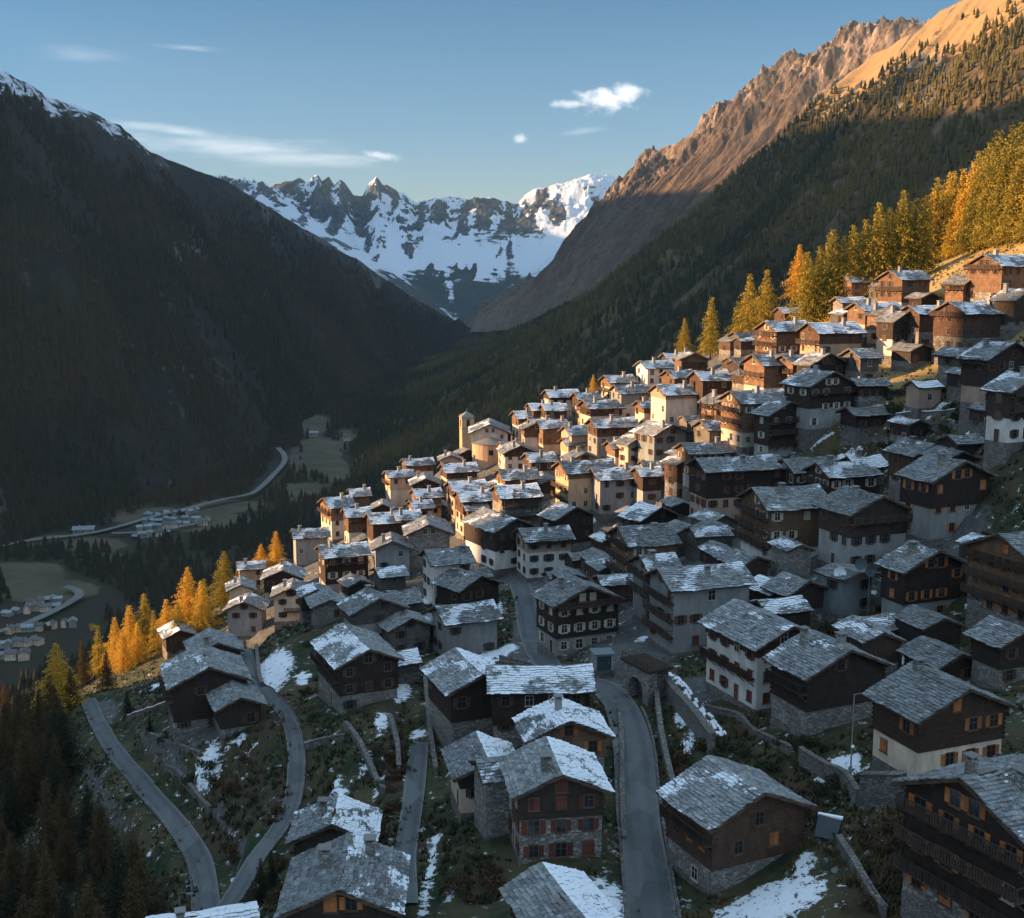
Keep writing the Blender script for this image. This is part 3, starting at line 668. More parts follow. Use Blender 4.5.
def slabs(L, W, tp, snowA, snowB, seed, fine):
    """courses of stone slabs on both slopes; local x along the ridge, ridge at z=0"""
    r = np.random.RandomState(seed); V = []; tone = []; sn = []; n = 0
    sl = W / 2 / math.cos(tp); ch = fine
    rows = max(4, int(sl / ch)); ch = sl / rows
    for side in (-1, 1):
        for i in range(rows + 1):
            s0 = sl - i * ch + r.uniform(-.03, .03) + (.1 if i == 0 else 0); s1 = s0 - ch * 1.45
            if s1 < -.05: s1 = -.05
            if s0 < .15: continue
            wds = r.uniform(.55, 1.25, int(L / .6) + 8) * fine * 1.7; xs = np.cumsum(np.r_[-L / 2 + r.uniform(-.08, .04) , wds]); xs = xs[xs < L / 2 - .25]; xs = np.r_[xs, L / 2 + r.uniform(-.05, .08)]
            for a, b in zip(xs[:-1], xs[1:]):
                j = r.uniform(-.09, .09) * fine * 2; th = r.uniform(.05, .11); q0 = s0 + j; lift = .10 + r.uniform(0, .05)
                a1, b1 = a + .01, b - .012
                k = []
                for s, zz in ((q0, lift), (s1, .0)):
                    for x in (a1, b1):
                        for t in (0, th): k.append((x, side * (s * math.cos(tp) + (zz + t) * math.sin(tp)), -s * math.sin(tp) + (zz + t) * math.cos(tp)))
                V.append(k); tone.append(np.clip(r.beta(2, 2), 0, 1)); sn.append(snowA if side < 0 else snowB); n += 1
    V = np.array(V).reshape(-1, 3); ph = r.uniform(0, 6, 3)
    V[:, 2] += -.16 * (1 - (V[:, 0] / (L / 2)) ** 2) * (1 - np.abs(V[:, 1]) / W) + .05 * np.sin(V[:, 0] * 1.1 + ph[0]) + .05 * np.sin(V[:, 1] * 1.4 + V[:, 0] * .6 + ph[1]) + .08
    # vertex order in a slab: 0 (q0,a,0) 1 (q0,a,th) 2 (q0,b,0) 3 (q0,b,th) 4 (s1,a,0) 5 (s1,a,th) 6 (s1,b,0) 7 (s1,b,th)
    f = np.array([(1, 3, 7, 5), (0, 2, 3, 1), (0, 1, 5, 4), (2, 6, 7, 3)])
    Fa = (f[None] + (np.arange(n) * 8)[:, None, None]).reshape(-1, 4)
    # ridge stones
    return npmesh('roof', V, Fa, M['roof'], attrs={'tone': ('FACE', np.repeat(tone, 4)), 'snow': ('FACE', np.repeat(sn, 4))})
def chimney(parent, x, y, z, s=1., mat='st', h=1.5):
    b = MB(); w = .38 * s
    b.box(x - w, x + w, y - w, y + w, z - 1.2, z + h, 0); b.box(x - w - .08, x + w + .08, y - w - .08, y + w + .08, z + h, z + h + .08, 0)
    for i in (-1, 1):
        for j in (-1, 1): b.box(x + i * w * .75 - .07, x + i * w * .75 + .07, y + j * w * .75 - .07, y + j * w * .75 + .07, z + h + .08, z + h + .38, 0)
    o = b.build('chimney', M[mat], parent)
    c = MB(); c.box(x - w - .18, x + w + .18, y - w - .18, y + w + .18, z + h + .38, z + h + .47, 0); c.build('chimney_cap', M['cap'], o); return o
def balcony(parent, a, b, z, depth, outn, rng_, mat='vw', posts=False, bottom=0):
    """a,b: ends on the wall (2d), outn outward normal"""
    a = np.array(a, float); b = np.array(b, float); o = np.array(outn, float); m = MB()
    def q(p, d, zz): return (p[0] + o[0] * d, p[1] + o[1] * d, zz)
    fl = [q(a, 0, z - .12), q(b, 0, z - .12), q(b, depth, z - .12), q(a, depth, z - .12), q(a, 0, z), q(b, 0, z), q(b, depth, z), q(a, depth, z)]
    m.add(fl, [(3, 2, 1, 0), (4, 5, 6, 7), (0, 1, 5, 4), (1, 2, 6, 5), (2, 3, 7, 6), (3, 0, 4, 7)])
    root = m.build('balcony', M[mat], parent)
    r = MB(); Lb = np.linalg.norm(b - a); n = max(2, int(Lb / .28))
    for zz in (z + 1.0, z + .15): r.beam(q(a, depth - .05, zz), q(b, depth - .05, zz), .08, .09)
    for e in (a, b): r.beam(q(e, .0, z + 1.0), q(e, depth, z + 1.0), .07, .08)
    for i in range(n + 1):
        p = a + (b - a) * i / n; w_ = .16 if i % 8 else .14
        r.beam(q(p, depth - .05, z), q(p, depth - .05, z + (1.0 if i % 8 else 1.0)), .025 if i % 8 else .12, w_)
    r.build('railing', M[mat], root)
    k = MB(); nb = max(2, int(Lb / 2.2))
    for i in range(nb + 1):
        p = a + (b - a) * (i + .0) / nb; k.beam(q(p, -.1, z - .2), q(p, depth, z - .2), .14, .16)
        if not posts: k.beam(q(p, .0, z - 1.1), q(p, depth * .85, z - .25), .1, .1)
    if posts:
        for i in range(nb + 1):
            p = a + (b - a) * i / nb; k.beam(q(p, depth - .08, z - 3.2), q(p, depth - .08, z + 3.), .15, .15)
    k.build('bracket', M['beam'], root)
    return root
HOUSE_POS = []
def house(nm, x, y, zr, yaw, L, W, Hw, wall, base, fb, sh, balc, snow, label, group=None, chim=1, dens=.62, near=None, seed=0, pitch=24, opt='', wins=()):
    """zr: ridge height; Hw: eaves above floor; wall material above base fraction fb"""
    r = random.Random(seed * 13 + 5); tp = R(pitch); near = y < 250 if near is None else near
    Hr = Hw + math.tan(tp) * W / 2; z0 = zr - Hr
    root = empty(nm, (x, y, z0), yaw, label, 'house' if nm not in ('barn', 'shed', 'church') else nm, group)
    ohx, ohy = (.9, .95) if W > 7 else (.5, .5)
    l, w = L / 2 - ohx, W / 2 - ohy; hb = Hw * fb
    ze = Hr - .16 - math.tan(tp) * w          # wall top at the side walls
    deep = 7.
    b = MB(); b.box(-l - .04, l + .04, -w - .04, w + .04, -deep, .15); b.build('foundation', M['dry'], root)
    b = MB(); b.box(-l, l, -w, w, .1, hb); b.build('stone_base' if base in ('st', 'sd', 'dry') else 'plaster_base', M[base], root)
    o_ = .12; zt = Hr - .16
    if fb < .97:
        l2, w2 = l + o_, w + o_; zt2 = zt; ze2 = zt2 - math.tan(tp) * w2
        V = []
        for xx in (-l2, l2): V += [(xx, -w2, hb), (xx, w2, hb), (xx, w2, ze2), (xx, 0, zt2), (xx, -w2, ze2)]
        m = MB(); m.add(V, [(4, 3, 2, 1, 0), (5, 6, 7, 8, 9), (0, 5, 9, 4), (2, 7, 6, 1), (0, 1, 6, 5), (4, 9, 8, 3), (3, 8, 7, 2)])
        if wall in ('dw', 'bw', 'rw', 'gw') and near:
            for sx in (-1, 1):
                for s in (-1, 1):
                    for i in range(int((ze2 - hb) / .5)): m.box(sx * l2 - .10, sx * l2 + .10, s * w2 - .10, s * w2 + .10, hb + .05 + i * .5, hb + .33 + i * .5)
        m.build('wood_wall' if wall in ('dw', 'bw', 'rw', 'gw', 'vw') else 'wall', M[wall], root)
    else:
        o_ = 0; l2, w2 = l, w; gm = wall
        V = []
        for xx in (-l, l): V += [(xx, -w, hb), (xx, w, hb), (xx, w, ze), (xx, 0, zt), (xx, -w, ze)]
        m = MB(); m.add(V, [(4, 3, 2, 1, 0), (5, 6, 7, 8, 9), (0, 5, 9, 4), (2, 7, 6, 1), (4, 9, 8, 3), (3, 8, 7, 2)])
        m.build('gable', M[gm], root)
    # corner logs and purlins
    rf = link('roof', slabs(L, W, tp, snow[0], snow[1], seed, .42 if near else .62), root, (0, 0, Hr))
    d = MB(); th = .12
    for s in (-1, 1):
        yy = W / 2 - .04; q = [(-L / 2 + .05, 0, -.0), (L / 2 - .05, 0, -.0), (L / 2 - .05, s * yy, -math.tan(tp) * yy), (-L / 2 + .05, s * yy, -math.tan(tp) * yy)]
        q = q + [(a, c, e - th) for a, c, e in q]
        f = [(0, 1, 2, 3), (7, 6, 5, 4), (0, 4, 5, 1), (1, 5, 6, 2), (2, 6, 7, 3), (3, 7, 4, 0)]
        d.add(q, f if s < 0 else [t[::-1] for t in f])
    for sx in (-1, 1):
        for s in (-1, 1): d.beam((sx * (L / 2 + .03), 0, -.02), (sx * (L / 2 + .03), s * W / 2, -math.tan(tp) * W / 2 - .02), .09, .26)
    d.build('roof_boards', M['beam'], rf)
    if near:
        for k in (-1, -.5, 0, .5, 1):
            yy = k * (w + .02); zz = -math.tan(tp) * abs(yy) - .30
            pu = MB(); pu.box(-L / 2 + .12, L / 2 - .12, yy - .11, yy + .11, zz - .12, zz + .12); pu.build('purlin', M['beam'], rf)
    for i in range(chim):
        cxn = r.uniform(-.3, .35) * L; cyn = -r.uniform(.08, .45) * W / 2 if i == 0 else r.uniform(.1, .4) * W / 2
        if near: chimney(rf, cxn, cyn, -abs(cyn) * math.tan(tp), r.uniform(.9, 1.3), 'st' if r.random() < .7 else 'pl', r.uniform(1.0, 1.6))
        else:
            c = MB(); c.box(cxn - .4, cxn + .4, cyn - .4, cyn + .4, -1.5, .9); c.box(cxn - .55, cxn + .55, cyn - .55, cyn + .55, 1.1, 1.2); c.box(cxn - .3, cxn + .3, cyn - .3, cyn + .3, .9, 1.1); c.build('chimney', M['pl'], rf)
    if 'k' in opt:
        for i in range(2):
            kx = (-.1 + .28 * i) * L; ky = -W * (.16 + .1 * i); zz = -abs(ky) * math.tan(tp) + .22
            c = MB(); c.box(-.4, .4, -.55, .55, -.12, .10); o = c.build('skylight', M['metal'], rf, (kx, ky, zz)); o.rotation_euler = (tp, 0, 0)
            c = MB(); c.box(-.3, .3, -.45, .45, .10, .115); c.build('pane', M['glass'], o)
    for kd, xx, zz, sh_, cl in wins:
        gs = 1 if 'R' in opt else -1; oo = o_ if zz > hb else 0
        if kd == 's': put_window(root, xx, -(w + oo), zz, 0, sh_, False, True, cl)
        else: put_window(root, gs * (l + oo), xx, zz, math.pi / 2 * gs, sh_, False, True, cl)
    # windows
    faces = [('s', -1), ('s', 1)]; gv = 1 if 'R' in opt else -1
    full = near
    for kind, sgn in (('s', -1), ('g', gv)) + ((('s', 1),) if near else ()) :
        ln = (2 * l) if kind == 's' else 2 * w
        H0 = ze
        nf = max(1, int((H0 + .3) / 2.65)); cols = max(1, int(ln / (2.55 if near else 2.9)))
        fh = H0 / nf
        rows = [(k * fh + fh * .56, cols) for k in range(nf)]
        if kind == 'g' and W > 8.5: rows.append((H0 + .75, 2 if W > 11 else 1))
        for ri, (zz, nc) in enumerate(rows):
            if zz - H0 > .2: xs = [(-.9 if nc == 2 else 0) + i * 1.9 for i in range(nc)]
            else: xs = [-ln / 2 + ln * (i + .5) / nc for i in range(nc)]
            wood = zz > hb; op = o_ if wood else 0
            door = ri == 0 and kind == 's' and near
            for i, xx in enumerate(xs):
                if r.random() > dens: continue
                if door and i == len(xs) // 2:
                    m = MB(); m.box(-.5, .5, -.05, .02, -1.05, 1.05, 0); m.box(-.62, -.5, -.09, .02, -1.05, 1.17, 1); m.box(.5, .62, -.09, .02, -1.05, 1.17, 1); m.box(-.5, .5, -.09, .02, 1.05, 1.17, 1)
                    dx, dy = (xx, sgn * (w + op)); m.build('door', [M['sb' if sh != 'r' else 'sr'], M['frame']], root, (dx, dy, 1.15), 0 if sgn < 0 else math.pi); continue
                if kind == 's': px_, py_, rz = xx, sgn * (w + op), (0 if sgn < 0 else math.pi)
                else: px_, py_, rz = sgn * (l + op), xx, (math.pi / 2 if sgn > 0 else -math.pi / 2)
                put_window(root, px_, py_, zz, rz, sh if r.random() < .92 else 'n', r.random() < .15, near or y < 330, r.random() < .22)
    lv = [z for z in (2.75, 5.4, 8.0) if hb * .8 <= z < Hw - .2] or [hb + .1]
    if fb > .8: lv = [z for z in (2.75, 5.4, 8.0) if z < Hw - 1.6]
    for ch in balc:
        if ch in 'sS':
            for z in (lv if ch == 'S' else lv[-1:]): balcony(root, (-l + .3, -w - o_), (l + .2, -w - o_), z, 1.15, (0, -1), r, posts=(ch == 'S'))
        if ch in 'gG':
            for z in (lv if ch == 'G' else lv[-1:]): balcony(root, (gv * (l + o_), -w - .1), (gv * (l + o_), w + .1), z, 1.15, (gv, 0), r)
        if ch == 'q': balcony(root, (-l + .2, -w - o_), (l - .4, -w - o_), Hw * .52, 1.1, (0, -1), r, 'bw')
        if ch == 'h':     # a short balcony on the visible gable
            balcony(root, (gv * (l + o_), -w * .4), (gv * (l + o_), w * .7), lv[0], 1.1, (gv, 0), r)
    HOUSE_POS.append((x, y, max(L, W) * .62))
    return root
_hc = [0]
def hs(code, A, B, W, Hw, wall, base, fb, sh, balc, snow, label, nm=None, L=None, dy=0, **k):
    """place a house from the two ends of its ridge as seen from the camera; code F ridge across, R ridge coming forward, G gable to the front"""
    _hc[0] += 1; seed = _hc[0]
    yaw = {'F': 16, 'R': -69, 'G': -84}[code[0]] + (float(code[1:]) if len(code) > 1 else 0)
    pitch = k.get('pitch', 24); Hr = Hw + math.tan(R(pitch)) * W / 2
    mx, my = (A[0] + B[0]) / 2, (A[1] + B[1]) / 2
    if 370 < mx < 665 and my < 508 and wall in ('rw', 'bw') and random.Random(seed).random() < .75: fb = max(fb, .62 + .3 * random.Random(seed + 1).random())
    if base == 'pl' and wall in ('dw', 'bw', 'rw') and seed % 2 == 0 and not any(k_ in label for k_ in ('plaster', 'white', 'pale')): base = 'st'
    if base == 'och' and seed % 2: base = 'cr'
    p = hit(mx, my, Hr)
    # leave the hillside height under it, centre of the ridge on the sight line
    Y = p[1]; ps = R(yaw)
    if L is None:
        uA = (A[0] - CX) / F / (ct); uB = (B[0] - CX) / F / ct
        den = math.cos(ps) - uB * math.sin(ps)
        Ya = Y; L = (uB - uA) * Ya / den if abs(den) > .05 else 10
        Lraw = L; L = min(max(L, 6.5), 19)
    else: Lraw = L
    if 'dbg' in globals(): print('H', seed, code, 'Y=%.0f L=%.1f z=%.0f' % (Y, Lraw, p[2]), label[:40])
    nm = nm or {'dw': 'wooden_house', 'bw': 'wooden_house', 'rw': 'wooden_house', 'gw': 'wooden_house', 'vw': 'wooden_house'}.get(wall, 'stone_house' if wall in ('st', 'sd') else 'plastered_house')
    opt = k.pop('opt', '') + ('R' if code[0] in 'RG' else '')
    return house(nm, p[0], p[1], p[2], ps, L, W, Hw, wall, base, fb, sh, balc, snow, label, seed=seed, opt=opt, group=None if nm == 'church' else 'houses of the hillside village', **k)
# ---------------------------------------------------------------- near houses
hs('R4',(705,755),(767,794),12.5,7.0,'bw','st',.36,'o','s',(.5,.1),'brown chalet on a stone base beside the main road, with orange shutters and side balcony',chim=0,dens=0,wins=[('s',.2,4.6,'o',True),('s',2.3,4.6,'o',True),('s',-2.2,4.6,'b',False),('g',1.8,4.4,'o',True),('g',-2.4,4.4,'b',False),('g',.0,6.9,'b',False),('g',3.6,1.0,'b',False),('s',1.,.9,'n',False)])
hs('R',(909,659),(972,693),12.5,6.6,'bw','cr',.48,'o','',(.18,.1),'orange-shuttered chalet on a pale plaster base, right of the tall thin lamp post',opt='k')
hs('F12',(961,783),(1050,752),14,9.5,'dw','st',.30,'o','G',(.3,.2),'large dark chalet with two gable balconies and many orange shutters in the bottom right corner',chim=2,dens=1)
hs('R2',(805,624),(853,656),13,7.2,'dw','st',.42,'b','s',(.42,.2),'dark timber house on rough stone, just right of the white house with red-brown shutters',chim=2,dens=.2)
hs('R2',(731,597),(795,629),11.5,8.3,'bw','wh',.86,'r','q',(.42,.2),'white house with red-brown shutters, wooden balcony and two skylights in its roof',opt='k',chim=0,dens=1)
hs('F2',(657,569),(742,562),10.5,10,'pl','pl',.99,'r','G',(.55,.2),'tall grey plastered house with stacked balconies on its narrow end, above the bridge arch',chim=1)
hs('R2',(565,573),(590,588),13,8.3,'dw','pl',.34,'c','g',(.3,.25),'dark chalet with rows of pale-framed red windows facing the paved square',dens=1)
hs('F-2',(752,488),(819,485),13,9.5,'rw','wh',.28,'c','G',(.35,.2),'reddish timber house with rows of pale shutters and a white ground floor, four storeys high')
hs('R',(844,486),(884,496),13,9.3,'dw','pl',.60,'b','g',(.2,.1),'pale three-storey corner house with a dark timber gable, right of the reddish timber house')
hs('R3',(927,454),(967,461),14,9.5,'dw','pl',.55,'o','',(.2,.1),'big house with orange windows on pale plaster under a wide dark timber gable')
hs('R1',(911,540),(939,553),13,8.0,'dw','pl',.38,'o','',(.45,.2),'dark timber chalet above a rubble bank, three dark windows in its plaster base')
hs('F8',(998,534),(1050,529),13,9,'rw','st',.28,'o','G',(.2,.1),'orange-brown timber chalet at the right edge with round-headed cellar openings')
hs('R',(999,619),(1019,628),8.5,5.5,'dw','st',.45,'b','',(.3,.1),'small rough stone and timber barn between the orange-brown chalet and the right edge',nm='barn',chim=0,dens=.4)
hs('R2',(904,439),(936,443),10,6.5,'bw','st',.3,'b','',(.45,.2),'low brown house with a frosted roof half hidden behind the big house with orange windows',chim=1)
hs('F2',(816,463),(869,461),10,7,'bw','st',.3,'c','g',(.62,.2),'snowy-roofed brown house squeezed behind the pale three-storey corner house')
hs('F2',(782,460),(812,457),10,7,'dw','pl',.5,'c','',(.3,.2),'house with a small pale gable behind the reddish timber house')
hs('F0',(696,457),(778,456),10,11,'dw','pk',.5,'r','',(.5,.2),'long tall house with a pinkish end wall and dark timber front under wide slates',dens=.7)
hs('R8',(674,450),(690,461),8,8,'bw','st',.5,'b','',(.55,.3),'narrow wing roof butting against the pinkish stone end wall',chim=0)
hs('F0',(681,443),(731,441),9.5,8,'rw','pl',.4,'c','',(.45,.3),'house with a red-brown gable and pale slate roof directly behind the long tall house')
hs('F0',(591,468),(637,466),10.5,8.5,'pl','pl',.99,'b','',(.62,.3),'blank grey plastered house with a thick band of snow along its eaves')
hs('R12',(639,501),(662,508),12,6,'dw','st',.4,'b','',(.75,.3),'snow-speckled roof of a low timber barn below the blank grey house',nm='barn',chim=0,dens=.5)
hs('F0',(617,527),(670,523),12,8.5,'rw','st',.2,'c','G',(.4,.2),'red-brown chalet with three columns of pale shutters on its gable')
hs('F0',(641,556),(672,552),10.5,9,'pl','pl',.7,'b','G',(.6,.2),'grey balconied house squeezed behind the tall grey plastered one',dens=.9)
hs('F0',(518,528),(569,526),10,8.5,'pk','wh',.7,'b','s',(.5,.2),'cream house with a wooden balcony and dark windows above the village street',dens=1)
hs('F4',(424,551),(469,546),10,9,'wh','wh',.99,'b','',(.35,.2),'narrow tall white-walled house with three storeys of small dark windows')
hs('R18',(453,566),(482,577),11,6.5,'dw','st',.4,'b','',(.35,.1),'brown house with a wide slate roof in front of the narrow white house',chim=1)
hs('F6',(435,607),(494,600),10,7,'pl','pl',.9,'b','',(.6,.2),'grey-walled house with a single small window under a snow-banded roof',dens=.3,chim=0)
hs('R0',(454,651),(484,673),10.5,7.0,'vw','st',.42,'b','',(.5,.85),'dark boarded barn with one snow-covered slope, left of the long slate roof',nm='barn',chim=0,dens=.4)
hs('F-14',(485,667),(594,665),9.5,6.5,'dw','st',.3,'b','',(.75,.3),'long low timber building with a snow-patched slate roof beside the top of the main road',chim=0,dens=.6)
hs('G4',(565,697),(561,722),10.5,6,'rw','st',.6,'o','',(.72,.85),'rear roof of the pair of snowy gabled houses beside the main road',L=8,chim=1)
hs('G2',(561,740),(548,772),10.5,7.6,'dw','st',.66,'r','',(.25,.85),'grey stone house with red shutters and an orange-shuttered timber gable, front of the snowy pair',L=10,dens=1,chim=1)
hs('F0',(484,757),(524,759),6,6.5,'st','st',.99,'n','',(.45,.4),'square rubble-stone annexe joined to the left of the stone house with red shutters',chim=0,dens=.2)
hs('G6',(489,731),(477,764),8.5,4.5,'vw','cr',.7,'b','',(.25,.85),'small barn with a pale wall and a bluish snow slope beside the rubble-stone annexe',nm='barn',chim=0,dens=.5,L=9)
hs('G-4',(334,797),(336,823),10,4.5,'dw','st',.35,'b','',(.45,.8),'upper of two stepped roofs at the bottom left, its right slope white with snow',L=8,chim=1)
hs('G-4',(344,838),(346,886),11.5,5,'dw','st',.35,'o','',(.2,.55),'lower of two stepped roofs at the bottom left, a tiny orange window in its gable',L=11,chim=2)
hs('G14',(584,870),(556,928),8,4.5,'dw','st',.5,'b','',(.2,.9),'steep grey roof at the bottom edge, ringed by snow',L=13,chim=0)
hs('F0',(142,917),(262,912),6,4,'dw','st',.5,'b','',(.9,.9),'snow-covered roof edge just rising into the bottom edge at the left',chim=1)
hs('R0',(193,649),(216,663),13,7.5,'dw','st',.25,'b','s',(.45,.15),'large dark timber chalet standing alone above the lower road',chim=0,dens=.3,L=12.5)
hs('R2',(229,686),(243,692),8,4.5,'vw','st',.3,'b','',(.3,.2),'small dark barn just downhill of the lone timber chalet',L=8.5,nm='barn',chim=0,dens=.2)
hs('R3',(342,632),(370,641),11,7.5,'dw','pl',.4,'b','s',(.65,.2),'dark balconied chalet on tall posts with a snow-flecked roof',chim=0)
hs('R4',(366,587),(380,600),11.5,7.0,'gw','pl',.7,'b','',(.5,.2),'grey house with a broad pale roof above the chalet on posts')
hs('G0',(291,578),(293,589),10.5,6.5,'cr','cr',.99,'b','h',(.5,.4),'cream gabled house with a small dark balcony and a sunlit roof edge',L=10,dens=.9)
hs('G-4',(246,592),(247,603),10.5,7,'pl','pl',.99,'b','',(.6,.5),'mauve-grey plastered house below the larches with a low hipped-looking roof',L=9,dens=.5)
hs('G8',(238,576),(243,586),8,6,'cr','pl',.5,'b','',(.5,.4),'small house with a bright sunlit wall between the larches and the mauve-grey house',L=9)
hs('G0',(281,561),(286,571),11.5,6,'dw','pl',.4,'b','',(.5,.5),'timber-gabled house with a sunlit left slope behind the cream gabled house',L=10)
hs('F0',(236,561),(266,561),8,6,'och','cr',.5,'b','',(.6,.3),'small golden-lit house beside the tallest yellow larch')
hs('F0',(291,528),(329,528),9.5,8,'pl','pl',.99,'n','',(.55,.3),'mauve plastered house with one round window, at the left end of the village',dens=.15)
hs('F4',(318,544),(367,543),10.5,9.5,'dw','pl',.3,'c','s',(.6,.3),'timber house with a deep shadowed gallery and white base, below the mauve house',dens=.8)
hs('F12',(323,499),(351,494),11.5,10,'rw','och',.6,'b','g',(.6,.3),'orange-lit tall house on the left skyline of the village',dens=1)
hs('F0',(348,487),(370,489),9,8,'rw','och',.5,'b','',(.6,.4),'orange gabled house just behind the tall left skyline house')
hs('F2',(343,507),(370,508),9,9,'rw','cr',.5,'b','s',(.7,.4),'narrow house with a sunlit balcony wall right of the tall left skyline house')
hs('F2',(367,512),(419,511),10,8.5,'bw','pl',.4,'b','',(.7,.4),'blue-roofed house in the middle of the left cluster with a brown front')
hs('G2',(389,532),(394,542),10,8,'pl','pl',.99,'g','',(.45,.3),'grey-green gable with a pink sunlit left slope, below the blue-roofed house',L=10)
hs('G2',(425,516),(430,525),12,8,'st','st',.99,'n','',(.4,.3),'rough grey stone barn with a wide gable and bright left slope',nm='barn',L=11,chim=0,dens=.3)
hs('R10',(482,511),(517,515),12.5,9,'dw','wh',.5,'b','',(.5,.3),'chalet with a dark upper storey and white three-window base above the narrow white house')
hs('R10',(558,502),(577,507),12,8.5,'dw','st',.3,'b','',(.5,.3),'very dark barn with a frosted roof right of the cream balcony house',nm='barn',chim=0,dens=.3)
# ---------------------------------------------------------------- left centre, sunlit rows
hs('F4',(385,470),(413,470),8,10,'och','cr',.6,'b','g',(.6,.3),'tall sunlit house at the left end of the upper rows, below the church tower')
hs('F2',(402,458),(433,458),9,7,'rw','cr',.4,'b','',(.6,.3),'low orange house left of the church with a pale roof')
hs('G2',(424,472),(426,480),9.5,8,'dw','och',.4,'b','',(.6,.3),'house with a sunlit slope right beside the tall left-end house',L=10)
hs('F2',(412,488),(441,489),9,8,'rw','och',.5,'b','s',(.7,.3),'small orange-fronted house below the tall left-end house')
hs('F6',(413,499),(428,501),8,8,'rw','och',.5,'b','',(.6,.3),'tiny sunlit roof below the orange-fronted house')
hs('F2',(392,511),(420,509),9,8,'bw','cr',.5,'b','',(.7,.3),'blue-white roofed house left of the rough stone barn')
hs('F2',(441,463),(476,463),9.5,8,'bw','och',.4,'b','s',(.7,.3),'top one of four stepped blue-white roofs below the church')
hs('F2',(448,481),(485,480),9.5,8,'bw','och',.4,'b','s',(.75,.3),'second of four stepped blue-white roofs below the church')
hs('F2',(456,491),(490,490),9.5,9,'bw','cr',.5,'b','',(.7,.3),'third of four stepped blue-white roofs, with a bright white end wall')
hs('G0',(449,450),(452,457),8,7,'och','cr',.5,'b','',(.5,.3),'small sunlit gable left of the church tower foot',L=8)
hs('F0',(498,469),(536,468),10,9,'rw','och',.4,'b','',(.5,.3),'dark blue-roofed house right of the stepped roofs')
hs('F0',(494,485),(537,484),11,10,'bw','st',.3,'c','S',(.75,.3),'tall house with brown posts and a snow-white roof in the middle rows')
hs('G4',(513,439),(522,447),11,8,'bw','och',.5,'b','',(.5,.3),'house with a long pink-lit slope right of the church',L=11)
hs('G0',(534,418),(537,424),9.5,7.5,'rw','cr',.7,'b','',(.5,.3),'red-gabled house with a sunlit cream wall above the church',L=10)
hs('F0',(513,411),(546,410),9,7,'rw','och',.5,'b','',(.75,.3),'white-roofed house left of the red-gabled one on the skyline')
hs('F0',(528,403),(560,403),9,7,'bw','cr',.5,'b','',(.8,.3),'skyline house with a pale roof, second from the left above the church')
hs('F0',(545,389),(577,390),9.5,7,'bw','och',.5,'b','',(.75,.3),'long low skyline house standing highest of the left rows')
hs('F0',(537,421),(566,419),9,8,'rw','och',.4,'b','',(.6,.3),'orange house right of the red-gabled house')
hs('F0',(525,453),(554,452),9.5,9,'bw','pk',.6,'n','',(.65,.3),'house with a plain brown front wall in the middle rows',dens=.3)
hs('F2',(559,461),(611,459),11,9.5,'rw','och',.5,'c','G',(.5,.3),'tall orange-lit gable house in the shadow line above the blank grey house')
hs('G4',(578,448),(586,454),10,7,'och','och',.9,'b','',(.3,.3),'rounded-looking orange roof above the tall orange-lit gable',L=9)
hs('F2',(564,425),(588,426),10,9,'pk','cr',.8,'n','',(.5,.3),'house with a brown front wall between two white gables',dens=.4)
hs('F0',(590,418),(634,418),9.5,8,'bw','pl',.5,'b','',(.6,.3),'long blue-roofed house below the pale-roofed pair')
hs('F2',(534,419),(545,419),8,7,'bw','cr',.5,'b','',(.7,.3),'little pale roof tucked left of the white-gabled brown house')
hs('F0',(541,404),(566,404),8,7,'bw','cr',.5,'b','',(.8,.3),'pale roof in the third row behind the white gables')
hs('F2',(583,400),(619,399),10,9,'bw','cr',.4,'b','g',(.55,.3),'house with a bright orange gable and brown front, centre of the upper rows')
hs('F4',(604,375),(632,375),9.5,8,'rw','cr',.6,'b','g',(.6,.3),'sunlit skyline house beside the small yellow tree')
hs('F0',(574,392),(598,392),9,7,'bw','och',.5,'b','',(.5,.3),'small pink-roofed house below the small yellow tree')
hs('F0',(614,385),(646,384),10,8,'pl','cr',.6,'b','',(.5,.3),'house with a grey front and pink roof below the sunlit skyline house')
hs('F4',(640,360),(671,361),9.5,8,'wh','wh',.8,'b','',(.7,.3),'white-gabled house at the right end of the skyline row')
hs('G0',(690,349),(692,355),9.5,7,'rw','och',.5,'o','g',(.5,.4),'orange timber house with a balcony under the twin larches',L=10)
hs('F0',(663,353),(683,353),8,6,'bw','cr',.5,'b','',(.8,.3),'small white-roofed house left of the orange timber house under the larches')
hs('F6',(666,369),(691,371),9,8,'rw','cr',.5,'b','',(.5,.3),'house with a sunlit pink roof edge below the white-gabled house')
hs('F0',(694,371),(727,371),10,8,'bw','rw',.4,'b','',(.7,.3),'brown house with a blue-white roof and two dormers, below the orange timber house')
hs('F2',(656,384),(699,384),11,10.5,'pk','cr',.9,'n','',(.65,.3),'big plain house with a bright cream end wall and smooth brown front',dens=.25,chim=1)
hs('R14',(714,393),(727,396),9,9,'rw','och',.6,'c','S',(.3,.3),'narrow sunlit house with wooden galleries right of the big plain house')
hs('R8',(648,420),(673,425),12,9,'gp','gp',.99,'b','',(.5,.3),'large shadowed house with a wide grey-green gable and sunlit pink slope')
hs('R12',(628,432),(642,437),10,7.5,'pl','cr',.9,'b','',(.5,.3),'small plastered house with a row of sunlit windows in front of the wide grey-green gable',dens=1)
hs('F0',(638,467),(657,467),8,7,'dw','pl',.5,'b','',(.75,.3),'small snowy roof right of the blank grey plastered house')
